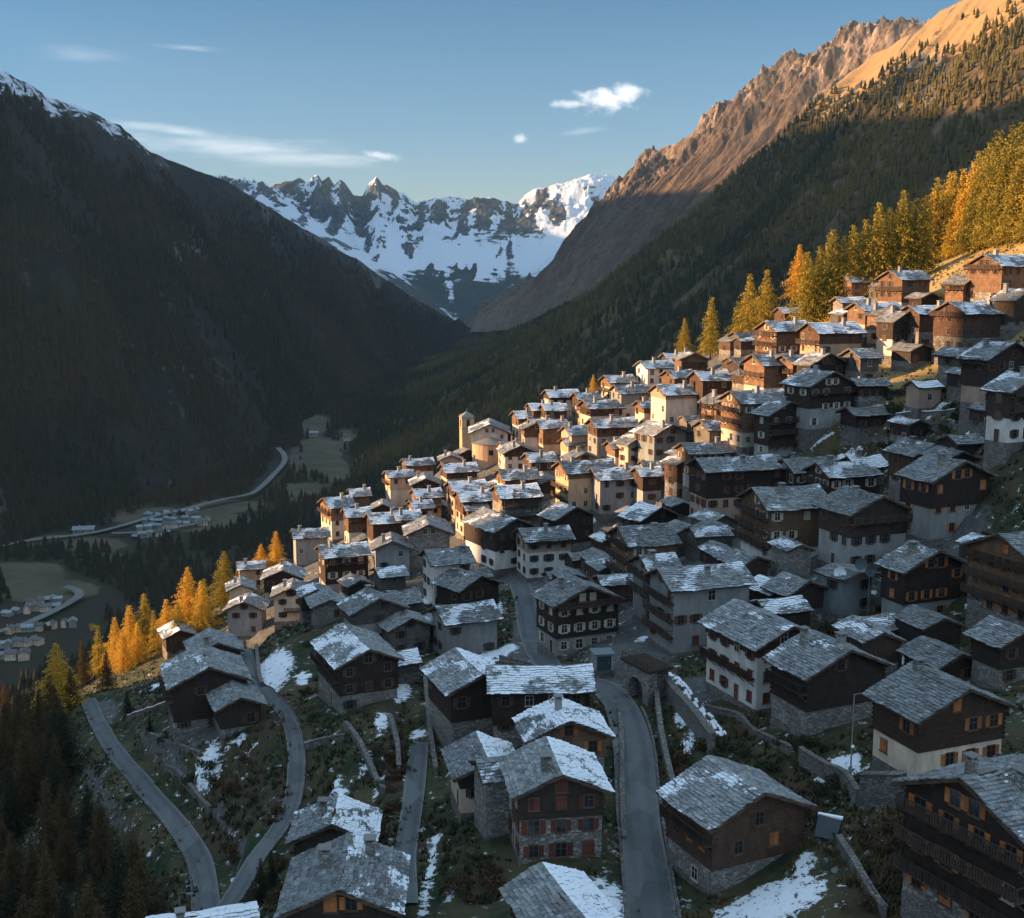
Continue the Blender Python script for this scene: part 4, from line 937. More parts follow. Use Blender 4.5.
# ---------------------------------------------------------------- upper right
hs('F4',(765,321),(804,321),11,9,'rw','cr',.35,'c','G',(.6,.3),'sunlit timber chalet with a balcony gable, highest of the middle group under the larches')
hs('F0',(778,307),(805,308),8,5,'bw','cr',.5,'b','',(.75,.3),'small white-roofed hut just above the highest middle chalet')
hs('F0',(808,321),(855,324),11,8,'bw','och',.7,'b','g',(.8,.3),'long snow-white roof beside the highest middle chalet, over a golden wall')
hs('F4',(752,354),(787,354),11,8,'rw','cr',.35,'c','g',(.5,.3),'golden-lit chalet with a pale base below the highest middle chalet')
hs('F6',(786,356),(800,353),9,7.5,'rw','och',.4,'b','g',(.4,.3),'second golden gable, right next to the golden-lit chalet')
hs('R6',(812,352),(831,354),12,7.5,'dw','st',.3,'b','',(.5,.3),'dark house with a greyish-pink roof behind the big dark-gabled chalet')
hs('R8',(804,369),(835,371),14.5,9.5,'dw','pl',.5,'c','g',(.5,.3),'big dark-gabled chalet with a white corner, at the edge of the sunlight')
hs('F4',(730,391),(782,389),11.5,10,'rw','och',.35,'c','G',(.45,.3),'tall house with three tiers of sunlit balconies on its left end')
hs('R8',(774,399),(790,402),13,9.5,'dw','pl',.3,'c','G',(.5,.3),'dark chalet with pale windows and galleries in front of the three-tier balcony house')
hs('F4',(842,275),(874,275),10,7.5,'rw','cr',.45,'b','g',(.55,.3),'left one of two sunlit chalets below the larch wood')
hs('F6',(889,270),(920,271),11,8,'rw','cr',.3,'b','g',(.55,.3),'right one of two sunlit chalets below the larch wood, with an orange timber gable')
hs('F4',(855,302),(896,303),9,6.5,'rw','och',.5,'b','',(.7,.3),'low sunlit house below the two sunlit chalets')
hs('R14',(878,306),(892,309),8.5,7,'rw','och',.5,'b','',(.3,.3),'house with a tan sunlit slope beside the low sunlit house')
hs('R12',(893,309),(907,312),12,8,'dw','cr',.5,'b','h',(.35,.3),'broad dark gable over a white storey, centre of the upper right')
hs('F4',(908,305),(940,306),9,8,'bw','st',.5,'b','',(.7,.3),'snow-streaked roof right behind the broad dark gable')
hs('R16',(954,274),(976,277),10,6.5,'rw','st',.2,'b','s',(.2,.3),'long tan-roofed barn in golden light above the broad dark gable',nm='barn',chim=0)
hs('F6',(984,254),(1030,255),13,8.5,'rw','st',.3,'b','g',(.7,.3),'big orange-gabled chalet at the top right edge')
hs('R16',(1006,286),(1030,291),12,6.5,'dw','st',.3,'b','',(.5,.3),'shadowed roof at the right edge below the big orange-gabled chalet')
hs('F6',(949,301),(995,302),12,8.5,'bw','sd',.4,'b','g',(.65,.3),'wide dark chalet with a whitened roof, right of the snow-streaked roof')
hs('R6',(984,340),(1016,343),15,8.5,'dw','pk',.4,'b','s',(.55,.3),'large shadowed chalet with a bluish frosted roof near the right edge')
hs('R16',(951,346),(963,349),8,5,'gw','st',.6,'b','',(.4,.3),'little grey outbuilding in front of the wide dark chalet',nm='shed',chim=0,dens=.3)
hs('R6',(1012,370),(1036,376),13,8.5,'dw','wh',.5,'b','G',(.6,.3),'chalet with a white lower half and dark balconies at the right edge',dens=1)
hs('F0',(914,381),(934,381),5.5,4.5,'pk','pk',.99,'n','',(.9,.5),'tiny pinkish stone hut with a snow-covered roof, alone among the terraces',nm='shed',chim=0,dens=.3)
hs('F0',(847,456),(880,456),8,5,'st','st',.9,'b','',(.95,.5),'low outbuilding with a completely white roof above the squeezed brown house',nm='shed',chim=1)
# ---------------------------------------------------------------- small outbuildings
hs('R10',(838,568),(856,570),8,6,'pl','gp',.9,'b','',(.1,.1),'flat-looking grey shed with satellite dishes below the pale stone corner house',nm='shed',chim=0,pitch=10)
hs('R6',(790,574),(803,580),9,4.5,'dw','sd',.4,'b','',(.3,.2),'low dark barn in front of the reddish timber house',nm='barn',chim=0,dens=.4)
hs('R10',(765,577),(779,583),6.5,3.6,'vw','sd',.4,'b','',(1.1,.8),'small shed under a thick white blanket of snow left of the low dark barn',nm='shed',chim=0,dens=.2)
hs('F0',(390,588),(415,592),8,4,'gw','sd',.6,'b','',(.3,.3),'low grey slate-roofed shed below the rough stone barn',nm='shed',chim=0,dens=.3)
hs('R4',(396,608),(412,618),9,5,'gw','sd',.6,'b','',(.25,.3),'dull grey barn left of the grey-walled one-window house',nm='barn',chim=0,dens=.4)
hs('F2',(384,650),(412,652),6.5,3.5,'gw','sd',.6,'b','',(.85,.3),'low snow-streaked shed beside the dark balconied chalet',nm='shed',chim=0,dens=.2)
hs('R4',(168,622),(186,629),9,5,'vw','st',.3,'b','',(.75,.3),'barn with a snow-white roof behind the lone timber chalet, nearest the larches',L=10,nm='barn',chim=0,dens=.3)
hs('R2',(205,632),(222,640),10,5.5,'dw','st',.4,'b','',(.15,.3),'house with a sunlit ochre left slope just behind the lone timber chalet',L=10,chim=1,dens=.4)
hs('F2',(500,441),(520,442),7,6,'och','cr',.5,'b','',(.5,.3),'small pale roof between the church and the long pink-lit slope')
hs('F2',(565,437),(580,438),8,7,'och','cr',.7,'b','',(.6,.3),'tiny cream house right of the plain brown front')
hs('F2',(610,440),(628,441),8,7,'rw','cr',.5,'b','',(.6,.3),'small house between the long blue roof and the plastered house with sunlit windows')
hs('F2',(462,497),(485,503),9,7,'bw','och',.5,'b','',(.6,.3),'fourth and lowest of the stepped blue-white roofs below the church')
hs('F2',(700,420),(730,420),9,7,'gw','st',.5,'b','',(.5,.3),'grey house in shade below the narrow house with galleries')
hs('F2',(640,400),(655,401),8,6,'rw','och',.5,'b','',(.5,.3),'small orange house left of the big plain house')
hs('F2',(850,347),(872,350),9,6,'gw','st',.5,'b','',(.4,.3),'small grey barn left of the broad dark gable house',nm='barn',chim=0)

# ---------------------------------------------------------------- small barns and sheds wedged between the houses
_lab = {}
fr = random.Random(21); HN = [(x, y, c, None) for x, y, c in HOUSE_POS]
roots = [o for o in C.objects if o.parent is None and o.get('category') in ('house', 'barn', 'shed', 'church')]
cnt = 0; used_ = set()
zones = [((300, 640), (500, 640)), ((480, 760), (430, 600)), ((640, 1000), (430, 680)), ((380, 700), (400, 500)), ((700, 1000), (300, 430))]
for t_ in range(5200):
    (x0, x1), (y0, y1) = zones[t_ % 5]; px, py = fr.uniform(x0, x1), fr.uniform(y0, y1); p = hit(px, py)
    if not 140 < p[1] < 380 or (595 < px < 745 and 625 < py < 790): continue
    i = int((p[0] - _gx[0]) / 1.25); j = int((p[1] - _gy[0]) / 1.25)
    W = fr.uniform(5., 8.); L = fr.uniform(5.5, 9.)
    if roaddist[j, i] < W * .5 + 1.5 or any(math.hypot(p[0] - a, p[1] - b) < c * .80 + max(W, L) * .45 for a, b, c in HOUSE_POS): continue
    Hw = fr.uniform(2.8, 5.2); yaw = R(fr.choice((16, 16, -69, -69, -84)) + fr.uniform(-9, 9)); gz = float(Hq(p[0], p[1]))
    near_ = min(roots, key=lambda o: math.hypot(o.location[0] - p[0], o.location[1] - p[1]) + (1000 if o.name in used_ else 0)); used_.add(near_.name)
    wall, base = fr.choice((('dw', 'sd'), ('gw', 'sd'), ('vw', 'st'), ('bw', 'st'), ('dw', 'st'), ('st', 'st')))
    nm = fr.choice(('barn', 'shed')); words = near_['label'].replace(',', '').split()
    cut = ' '.join(words[:9]); 
    while cut.split()[-1] in ('the', 'a', 'of', 'with', 'in', 'and', 'on', 'its', 'to', 'at', 'under', 'over', 'beside', 'an', 'between', 'above', 'below', 'behind', 'from'): cut = ' '.join(cut.split()[:-1])
    lab = 'little %s %s tucked in beside the %s' % ({'dw': 'dark', 'gw': 'grey', 'vw': 'boarded', 'bw': 'brown', 'st': 'stone'}[wall], nm, cut)
    if lab in _lab: continue
    _lab[lab] = 1
    Hr = Hw + math.tan(R(22)) * W / 2
    sn_ = fr.uniform(.1, .7)
    house(nm, p[0], p[1], gz + Hr, yaw, L, W, Hw, wall, base, .99 if wall == 'st' else .4, 'b', '', (sn_, sn_ * .7), lab, seed=300 + cnt, chim=0, dens=.35, pitch=22, opt='R' if yaw < 0 else '', group='small outbuildings of the village'); cnt += 1
    if cnt > 88: break
print('fillers', cnt)
# ================================================================ CHURCH
tp_ = hit(467, 452, 0, 405); s_ = tp_[1] / F
tr = empty('church_tower', tuple(tp_), R(14), 'slender stone church tower with a belfry opening and small pointed cap on the skyline', 'church tower')
hT = 41 * s_; wT = 6.3 * s_
b = MB(); b.box(-wT, wT, -wT, wT, -6, hT * .86); b.build('tower_wall', M['och'], tr)
b = MB(); b.box(-wT - .25, wT + .25, -wT - .25, wT + .25, hT * .86, hT * .885); b.box(-wT - .12, wT + .12, -wT - .12, wT + .12, hT * .60, hT * .62); b.build('cornice', M['cap'], tr)
b = MB(); q = wT + .1; b.add([(-q, -q, hT * .885), (q, -q, hT * .885), (q, q, hT * .885), (-q, q, hT * .885), (0, 0, hT * 1.02)], [(3, 2, 1, 0), (0, 1, 4), (1, 2, 4), (2, 3, 4), (3, 0, 4)]); rf = b.build('tower_roof', M['cap'], tr)
b = MB(); b.beam((0, 0, hT), (0, 0, hT * 1.09), .12, .12); b.beam((-.4, 0, hT * 1.06), (.4, 0, hT * 1.06), .1, .1); b.build('cross', M['metal'], rf)
for i in range(4):
    b = MB(); b.box(-.55, .55, -.08, .05, -1.2, .9); n = 8
    pts_ = [(.55 * math.cos(math.pi * k / n), -.08, .9 + .55 * math.sin(math.pi * k / n)) for k in range(n + 1)]; b.add(pts_, [tuple(range(n + 1))])
    a = i * math.pi / 2; b.build('belfry_opening', M['glass'], tr, (math.sin(a) * (wT + .01), -math.cos(a) * (wT + .01), hT * .73), a)
    for x in (-1, 1):
        b = MB(); b.add([(-.3, -.3, 0), (.3, -.3, 0), (.3, .3, 0), (-.3, .3, 0), (0, 0, 1.1)], [(0, 1, 4), (1, 2, 4), (2, 3, 4), (3, 0, 4)])
        if i < 2: b.build('pinnacle', M['cap'], tr, (x * wT * .85, (1 if i else -1) * wT * .85, hT * .885))
ch = hs('G-4',(488,420),(491,423),13,8,'cr','och',.98,'n','',(.6,.4),'church nave with a wide low gable and rounded front chapel beside the slender tower',nm='church',L=15,chim=0,dens=.5)
b = MB(); n = 12; V = []; 
for z in (-5, 5.2): V += [(7 + 3.8 * math.cos(a), -5.5 * math.sin(a), z) for a in np.linspace(-math.pi / 2, math.pi / 2, n)]
V.append((7, 0, 6.8)); b.add(V, [(i + 1, i, i + n, i + n + 1) for i in range(n - 1)]); o = b.build('apse', M['och'], ch)
b = MB(); V2 = [(7 + 4.3 * math.cos(a), -6 * math.sin(a), 5.1) for a in np.linspace(-math.pi / 2, math.pi / 2, n)] + [(6.4, 0, 7.0)]; b.add(V2, [(i + 1, i, n) for i in range(n - 1)]); b.build('apse_roof', M['cap'], ch)
b = MB(); b.box(-.7, .7, -.1, .1, -.8, .8); b.build('round_window', M['glass'], ch, (10.85, .3, 2.6), math.pi / 2)

# ================================================================ HAMLETS IN THE VALLEY
def tiny(sz, wall, roofm):
    b = MB(); l, w, h = sz; b.box(-l, l, -w, w, -2, h, 0)
    b.add([(-l, -w, h), (-l, w, h), (-l, 0, h + w * .6)], [(2, 1, 0)], 0); b.add([(l, -w, h), (l, w, h), (l, 0, h + w * .6)], [(0, 1, 2)], 0)
    for s in (-1, 1):
        q = [(-l - .8, 0, h + w * .6 + .15), (l + .8, 0, h + w * .6 + .15), (l + .8, s * (w + 1), h - .35), (-l - .8, s * (w + 1), h - .35)]; q += [(x, y, z - .3) for x, y, z in q]
        f = [(0, 1, 2, 3), (7, 6, 5, 4), (0, 4, 5, 1), (1, 5, 6, 2), (2, 6, 7, 3), (3, 7, 4, 0)]; b.add(q, f if s < 0 else [t[::-1] for t in f], 1)
    b.box(-l * .4 - .4, -l * .4 + .4, w * .3, w * .3 + .8, h, h + w * .6 + 1, 0)
    for k in range(3):
        for zz in (1.2, 3.8):
            if zz < h - 1: b.box(-l + l * .35 + k * l * .65 - .5, -l + l * .35 + k * l * .65 + .5, -w - .06, -w + .02, zz, zz + 1.4, 2)
    return b.mesh('valley_house', [M[wall], roofm, M['glass']])
MTR = m_plain('pale_hamlet_roof', (.22, .26, .28), .7, .3, .3); MTR2 = m_plain('dark_hamlet_roof', (.10, .10, .105), .7, .3, .3); MTR3 = m_plain('teal_hamlet_roof', (.15, .27, .30), .6, .2, .3)
tv = [tiny((5.5, 4, 5.5), 'pl', MTR), tiny((7, 5, 5.5), 'cr', MTR2), tiny((5, 4, 4.5), 'dw', MTR), tiny((4.5, 4, 6.5), 'cr', MTR2), tiny((8, 4.5, 5), 'pl', MTR), tiny((9, 5, 5), 'gp', MTR3)]
hr = random.Random(5)
def hamlet(cells, grp, lab):
    for a, b_, v in cells:
        q = vpt(a, b_); o = link('valley_house', tv[v], None, (q[0], q[1], VF + 3), hr.uniform(-.5, .5) + (1.57 if hr.random() < .35 else 0)); o.scale = (hr.uniform(.55, .9),) * 2 + (hr.uniform(.6, .9),); tag(o, lab, 'house', grp)
def cellrow(x0, x1, y0, y1, n):
    out = []
    for i in range(n):
        t = (i + .5) / n; out.append((x0 + (x1 - x0) * t + hr.uniform(-2, 2), y0 + (y1 - y0) * t + hr.uniform(-1, 1), hr.choice([0, 0, 1, 2, 3, 4, 0])))
    return out
hamlet(cellrow(146, 200, 519, 515, 7) + cellrow(142, 210, 526, 521, 9) + cellrow(138, 208, 533, 525, 9) + cellrow(132, 170, 541, 536, 5) + [(154, 530, 5), (147, 518, 5)],
       'houses of the roadside hamlet', 'tiny pale house in the dense hamlet beside the valley road')
hamlet(cellrow(30, 62, 609, 602, 5) + cellrow(4, 60, 618, 610, 6) + cellrow(6, 78, 636, 628, 8) + cellrow(-4, 40, 650, 646, 5) + cellrow(0, 30, 662, 660, 4),
       'houses of the lower hamlet', 'tiny house in the hamlet along the bend at the left edge')
for a, b_, v, lb in ((84, 535, 4, 'long white building alone beside the valley road, left of the roadside hamlet'), (314, 437, 0, 'white farm building in the pale field up the valley'), (347, 441, 3, 'small white house right of the farm in the pale field')):
    q = vpt(a, b_); o = link('farmhouse' if v else 'farm_building', tv[v], None, (q[0], q[1], VF + 3), .2); o.scale = (1.5, 1.3, 1.1); tag(o, lb, 'house')

# ================================================================ NEAR TREES
def m_leaf(name, c1, c2):
    t = NT(name, .9); n = t.noise(t.pos(obj=True), 9, 3); tn = t.attr('tone')
    col = t.mix(tn, mul(c1, .75), c2); col = t.mix(t.ramp(t.orand(), 0, 1, 0, .6), col, c1)
    t.col(col)
    tr_ = t.n('ShaderNodeBsdfTranslucent'); t.l(col, tr_.inputs[0]); ms = t.n('ShaderNodeMixShader'); ms.inputs[0].default_value = .3
    t.l(t.b.outputs[0], ms.inputs[1]); t.l(tr_.outputs[0], ms.inputs[2]); t.l(ms.outputs[0], t.o.inputs['Surface']); return t.mat
ML_ = dict(gold=m_leaf('golden_larch_needles', (.60, .33, .035), (.78, .50, .07)), green=m_leaf('green_gold_larch_needles', (.12, .12, .022), (.58, .41, .055)),
           dark=m_leaf('dark_conifer_needles', (.022, .030, .016), (.055, .055, .028)), rust=m_leaf('rusty_larch_needles', (.065, .044, .02), (.15, .095, .04)),
           brush=m_leaf('brown_bush_leaves', (.075, .045, .024), (.13, .075, .038)), scrub=m_leaf('dull_green_bush_leaves', (.035, .042, .02), (.085, .085, .035)))
def crown_mesh(seed, mat, rad, dens):
    r = np.random.RandomState(seed); V = []; tone = []
    z = .10
    while z < .985:
        t = (z - .10) / .89; R0 = rad * (1 - t) ** .95 * (.8 + .45 * r.rand()) + .012
        nb = int(6 + 6 * (1 - t)); a0 = r.rand() * 6.28
        for k in range(nb):
            a = a0 + k * 6.283 / nb + r.normal(0, .25); ln = R0 * r.uniform(.55, 1.15); nt_ = max(3, int(ln / .011 * dens)); bt = r.rand()
            droop = .35 + .3 * r.rand()
            for j in range(nt_):
                f = (j + r.rand()) / nt_; f = .12 + .88 * f; rr = ln * f
                wdt = .022 * (1.15 - f * .5)
                cx_ = math.cos(a) * rr + r.normal(0, wdt * .8); cy_ = math.sin(a) * rr + r.normal(0, wdt * .8); cz_ = z - droop * rr * f * .8 + .05 * rr + r.normal(0, .006)
                s = r.uniform(.006, .0125); d1 = r.normal(0, 1, 3); d1[2] *= .5; d1 /= np.linalg.norm(d1); d2 = np.cross(d1, r.normal(0, 1, 3)); d2 /= np.linalg.norm(d2) + 1e-6
                c = np.array((cx_, cy_, cz_)); V += [c - d1 * s, c + d2 * s * .8, c + d1 * s, c - d2 * s * .8]; tone.append(np.clip(bt * .6 + .5 * r.rand(), 0, 1))
        z += r.uniform(.018, .034) * (1.0 - .3 * t)
    n = len(tone); return npmesh('crown', V, np.arange(4 * n).reshape(-1, 4), mat, attrs={'tone': ('FACE', tone)})
def trunk_mesh(seed):
    r = random.Random(seed); b = MB(); b.tube([(0, 0, -.08), (.003, .002, .25), (-.002, .003, .6), (0, 0, .96)], [.016, .012, .007, .002], 6)
    for k in range(26):
        z = .12 + .03 * k; a = r.uniform(0, 6.28); L = .17 * (1 - z) ** .8 * .8; b.tube([(0, 0, z), (math.cos(a) * L, math.sin(a) * L, z - L * .25)], [.0035, .001], 3)
    return b.mesh('trunk', M['bark'])
TK = [trunk_mesh(i) for i in range(3)]
CW = {}
def crown(kind, v, wide):
    k = (kind, v, wide)
    if k not in CW: CW[k] = crown_mesh(v * 7 + wide * 3 + 1, ML_[kind], (.19, .25, .33, .42)[wide], 1.5)
    return CW[k]
def tree(kind, pos, h, wide, label, group, nm='larch', v=None):
    v = rng.randrange(3) if v is None else v
    o = empty(nm, tuple(pos), rng.uniform(0, 6.28), label, 'tree', group); o.scale = (h * rng.uniform(.92, 1.1),) * 2 + (h,)
    link('trunk', TK[v], o); link('crown', crown(kind, v, wide), o); return o
def tree_px(kind, px, pb, pt, wide, label, group, far=None, nm='larch'):
    p = hit(px, pb, 0, far); top = P(px, pt, p[1]); return tree(kind, p, max(3, top[2] - p[2]), wide, label, group, nm)
# left golden row
for i, (x, b_, t, k, w_) in enumerate([(190,632,566,'gold',3),(203,634,580,'gold',2),(168,648,598,'gold',2),(147,654,592,'green',2),(132,662,604,'gold',2),(117,668,616,'gold',2),(124,672,630,'gold',2),(176,652,612,'green',2),(139,664,622,'gold',2),(100,676,626,'green',1),(155,652,610,'green',0),
      (226,608,550,'green',3),(262,582,543,'gold',3),(277,576,530,'gold',2),(206,622,578,'green',0),(84,686,640,'rust',0),(60,716,642,'gold',3),(180,645,600,'green',1),(72,706,668,'rust',1),(108,690,650,'rust',1),(238,600,570,'green',0)]):
    lab = {'gold': 'bright golden larch', 'green': 'yellow-green larch', 'rust': 'rusty brown larch'}[k] + ' on the slope left of the village, counted %s from the row' % ('one',)[0] if False else \
          {'gold': 'bright golden larch in the sunlit row', 'green': 'yellow-green larch in the sunlit row', 'rust': 'rusty brown larch at the shaded end of the row'}[k] + ' below the left village end'
    tree_px(k, x, b_, t, w_, lab, {'gold': 'golden larches', 'green': 'yellow-green larches', 'rust': 'rusty larches'}[k] + ' left of the village')
tree_px('gold', 593, 392, 374, 2, 'single small yellow tree between the skyline roofs', None, 375)
# right wood
tree_px('green', 684, 356, 317, 2, 'left one of the twin larches on the village skyline', None, 405); tree_px('green', 710, 358, 296, 1, 'right, taller one of the twin larches on the village skyline', None, 400)
tree_px('green', 748, 340, 272, 2, 'broad bushy larch left of the russet-crowned one', None, 380); tree_px('green', 765, 335, 268, 2, 'broad larch touching the bushy one on its right', None, 385); tree_px('gold', 798, 300, 243, 2, 'russet-gold wide-crowned larch where the wood begins', None, 390)
tree_px('green', 737, 344, 300, 1, 'small larch at the foot of the broad bushy one', None, 378)
SK = [(785,268),(812,250),(822,236),(840,224),(860,212),(880,200),(900,190),(925,178),(945,166),(965,150),(985,134),(1005,122),(1024,112),(1060,90)]
GB = [(785,312),(820,290),(850,280),(880,268),(920,262),(950,254),(980,246),(1024,238),(1060,228)]
rt = random.Random(3)
for row, (stp, dyt, db) in enumerate(((11, 0, 0), (11, 8, -5), (13, 30, 3), (16, 52, 5))):
    x = 806 + row * 4
    while x < 1046:
        pt = np.interp(x, [a for a, _ in SK], [b for _, b in SK]) + dyt + rt.uniform(-9, 16); pb = np.interp(x, [a for a, _ in GB], [b for _, b in GB]) + db
        base = hit(x, pb, 0, 360); 
        if row == 1: base = base * ((base[1] + 22) / base[1]); base[2] = float(Hq(base[0], base[1]))
        base[2] = float(Hq(base[0], base[1])); top = P(x, pt, base[1]); hgt_ = min(top[2] - base[2], 33)
        if 6 < hgt_ < 48: tree('green' if rt.random() < .9 else 'gold', base, hgt_, 0 if rt.random() < .35 else 1,
             ('tall green-gold larch of the back row in the wood above the village' if row < 2 else 'shorter green-gold larch along the front edge of the wood above the village'), 'back row of the larch wood' if row < 2 else 'front edge of the larch wood')
        x += stp * rt.uniform(.8, 1.25)
# shaded wood at the bottom left
rd = random.Random(9); taken = []; n_ = 0
for t_ in range(900):
    py = rd.uniform(735, 1040); px = rd.uniform(-60, 50 + max(0, (py - 735)) * .47)
    if py > 915 and px > 150: continue
    p = hit(px, py)
    i = int((p[0] - _gx[0]) / 1.25); j = int((p[1] - _gy[0]) / 1.25)
    if roaddist[j, i] < 3.0 or any(math.hypot(p[0] - a, p[1] - b) < 4.6 for a, b in taken): continue
    hh = rd.uniform(9, 16); tpx, tpy = tox((p[0], p[1], p[2] + hh))
    if tpx > 78 + max(0, tpy - 740) * .62: continue
    taken.append((p[0], p[1])); n_ += 1
    k = 'dark' if rd.random() < .36 else 'rust'
    tree(k, p, hh, rd.choice((1, 2, 2)), ('dark green conifer in the shaded wood at the bottom left' if k == 'dark' else 'rusty brown larch among the dark conifers at the bottom left'), 'dark conifers at the bottom left' if k == 'dark' else 'brown larches at the bottom left', 'conifer' if k == 'dark' else 'larch')
    if n_ > 95: break
for x, b_, t, k in ((262,905,858,'dark'),(272,890,850,'dark'),(210,725,708,'rust'),(150,735,715,'dark'),(128,715,690,'dark')):
    tree_px(k, x, b_, t, 1, {'dark': 'lone dark conifer beside the narrow lane or road at the lower left', 'rust': 'small rusty larch below the lone timber chalet'}[k], 'lone conifers at the lower left' if k == 'dark' else None, nm='conifer' if k == 'dark' else 'larch')

# ---------------------------------------------------------------- bushes
def bush_mesh(seed, mat):
    r = np.random.RandomState(seed); V = []; tone = []
    for k in range(9):
        c0 = np.array((r.normal(0, .32), r.normal(0, .32), r.uniform(.15, .7))); rr = r.uniform(.2, .4)
        for j in range(60):
            d = r.normal(0, 1, 3); d /= np.linalg.norm(d); c = c0 + d * rr * r.uniform(.5, 1.1)
            if c[2] < 0: continue
            s = r.uniform(.03, .075); d1 = r.normal(0, 1, 3); d1 /= np.linalg.norm(d1); d2 = np.cross(d1, d); d2 /= np.linalg.norm(d2) + 1e-6
            V += [c - d1 * s, c + d2 * s, c + d1 * s, c - d2 * s]; tone.append(r.rand())
    n = len(tone); return npmesh('bush', V, np.arange(4 * n).reshape(-1, 4), mat, attrs={'tone': ('FACE', tone)})
BM = {k: [bush_mesh(i + 40, ML_[k]) for i in range(4)] for k in ('brush', 'scrub', 'gold')}
def bush(px, py, s, k, lab, grp):
    p = hit(px, py); i = int((p[0] - _gx[0]) / 1.25); j = int((p[1] - _gy[0]) / 1.25)
    if roaddist[j, i] < 1.0 or any(math.hypot(p[0] - a, p[1] - b) < c * .8 for a, b, c in HOUSE_POS): return
    o = link('bush', BM[k][rng.randrange(4)], None, tuple(p - np.array((0, 0, .15))), rng.uniform(0, 6.28)); o.scale = (s * rng.uniform(.8, 1.4), s * rng.uniform(.8, 1.4), s * rng.uniform(.7, 1.1)); tag(o, lab, 'bush', grp)
ZN = [((375, 415, 720, 850), 26, 'brush', 'leafless rust-brown bush on the terraces between lane and snowy strip'), ((210, 300, 760, 900), 26, 'brush', 'brown bush on the bank beside the narrow curving lane'),
      ((690, 900, 745, 800), 34, 'scrub', 'dull green bush on the bank behind the brown chalet'), ((860, 960, 830, 915), 18, 'brush', 'brown bush in the garden left of the large dark chalet'),
      ((850, 1000, 385, 450), 46, 'scrub', 'dark bush on the terraced slope above the big house with orange windows'), ((820, 930, 610, 660), 22, 'scrub', 'dark bush on the rubble bank below the dark timber chalet'),
      ((440, 500, 850, 915), 10, 'brush', 'brown bush on the lawn below the grey stone house'), ((130, 260, 690, 790), 26, 'scrub', 'dark bush around the lone timber chalet'),
      ((930, 1020, 470, 600), 24, 'scrub', 'dark bush between the houses at the right edge'), ((90, 240, 620, 670), 30, 'gold', 'low amber bush under the row of larches'),
      ((650, 700, 745, 800), 16, 'brush', 'brown bush at the foot of the log-topped wall'), ((640, 800, 420, 470), 12, 'scrub', 'dark bush among the shaded houses'), ((820, 1010, 255, 300), 16, 'gold', 'small sunlit bush in the golden meadow'),
      ((300, 400, 600, 740), 22, 'scrub', 'dark bush around the dark balconied chalet'), ((720, 840, 310, 350), 12, 'gold', 'small golden bush beside the middle chalets')]
for (x0, x1, y0, y1), n, k, lab in ZN:
    for _ in range(n): bush(rng.uniform(x0, x1), rng.uniform(y0, y1), rng.uniform(.8, 2.1) * (1.5 if y0 < 450 else 1), k, lab, lab.split(' on ')[0].split(' bush')[0] + ' bushes near ' + str(lab.split()[-1]))

# ================================================================ WALLS, FENCES, SMALL THINGS
def wall_px(px, h, label, wid=.5, mat='dry', cap=True, snow=False, cat='wall'):
    q = np.array([hit(a, b) for a, b in px]); L = smooth_line(q, 1.0); L[:, 2] = Hq(L[:, 0], L[:, 1]); ker = np.ones(5) / 5
    if len(L) > 6: L[:, 2] = np.convolve(np.r_[[L[0, 2]] * 2, L[:, 2], [L[-1, 2]] * 2], ker, 'valid')
    d = np.gradient(L[:, :2], axis=0); d /= np.linalg.norm(d, axis=1)[:, None] + 1e-9; nm_ = np.stack([-d[:, 1], d[:, 0]], 1)
    jit = np.cumsum(nr.normal(0, .05, len(L))); jit -= jit.mean(); jit = np.clip(jit, -.3, .3)
    def strip(name, prof, m, parent=None):
        k = len(prof); Q = []
        for off, z in prof: Q.append(np.c_[L[:, :2] + nm_ * off, L[:, 2] + z + (jit if z > 0 else 0)])
        V = np.stack(Q, 1).reshape(-1, 3); n = len(L); fa = [(i * k + j, i * k + (j + 1) % k, (i + 1) * k + (j + 1) % k, (i + 1) * k + j) for i in range(n - 1) for j in range(k)]
        e = (n - 1) * k; fa += [(3, 2, 1, 0), (e, e + 1, e + 2, e + 3)]
        o = link(name, npmesh(name, V, fa, m)); 
        if parent is not None: o.parent = parent
        return o
    o = strip('stone_wall', [(-wid / 2, -2.5), (wid / 2, -2.5), (wid / 2 * .85, h), (-wid / 2 * .85, h)], M[mat]); tag(o, label, cat)
    if cap: strip('wall_cap', [(-wid / 2 - .08, h), (wid / 2 + .08, h), (wid / 2 + .08, h + .12), (-wid / 2 - .08, h + .12)], M['dry'], o)
    if snow: strip('snow_cap', [(-wid / 2, h + .12), (wid / 2, h + .12), (wid / 2 * .6, h + .28), (-wid / 2 * .6, h + .28)], M['snow'], o)
    return o
wall_px([(656,700),(660,735),(668,775),(680,820),(688,870)], 1.6, 'tall dry-stone wall standing just right of the main road')
wall_px([(657,684),(676,708),(698,736),(712,756)], 2.6, 'high terrace wall below the snow-covered log pile', .8)
wall_px([(706,712),(735,718),(760,738),(790,756)], .9, 'low wall edging the path in front of the white house', .4)
wall_px([(800,762),(830,782),(858,806)], 1.8, 'rubble wall climbing from the blue tarp to the lamp post')
wall_px([(860,808),(880,808),(905,806)], 3.6, 'high straight masonry wall under the orange-shuttered plaster chalet', .8, 'sd')
wall_px([(838,846),(855,872),(872,900),(884,918)], 1.0, 'pale rubble wall beside the garden at the bottom right')
wall_px([(304,750),(322,744),(345,738)], .8, 'short grey wall crossing the meadow right of the curving lane')
wall_px([(345,728),(358,745),(370,770),(384,795)], 1.1, 'dry-stone terrace wall in the meadow right of the curving lane', .5, 'dry')
wall_px([(390,722),(397,748),(399,775)], 1.3, 'rubble terrace wall under the bare brown bushes')
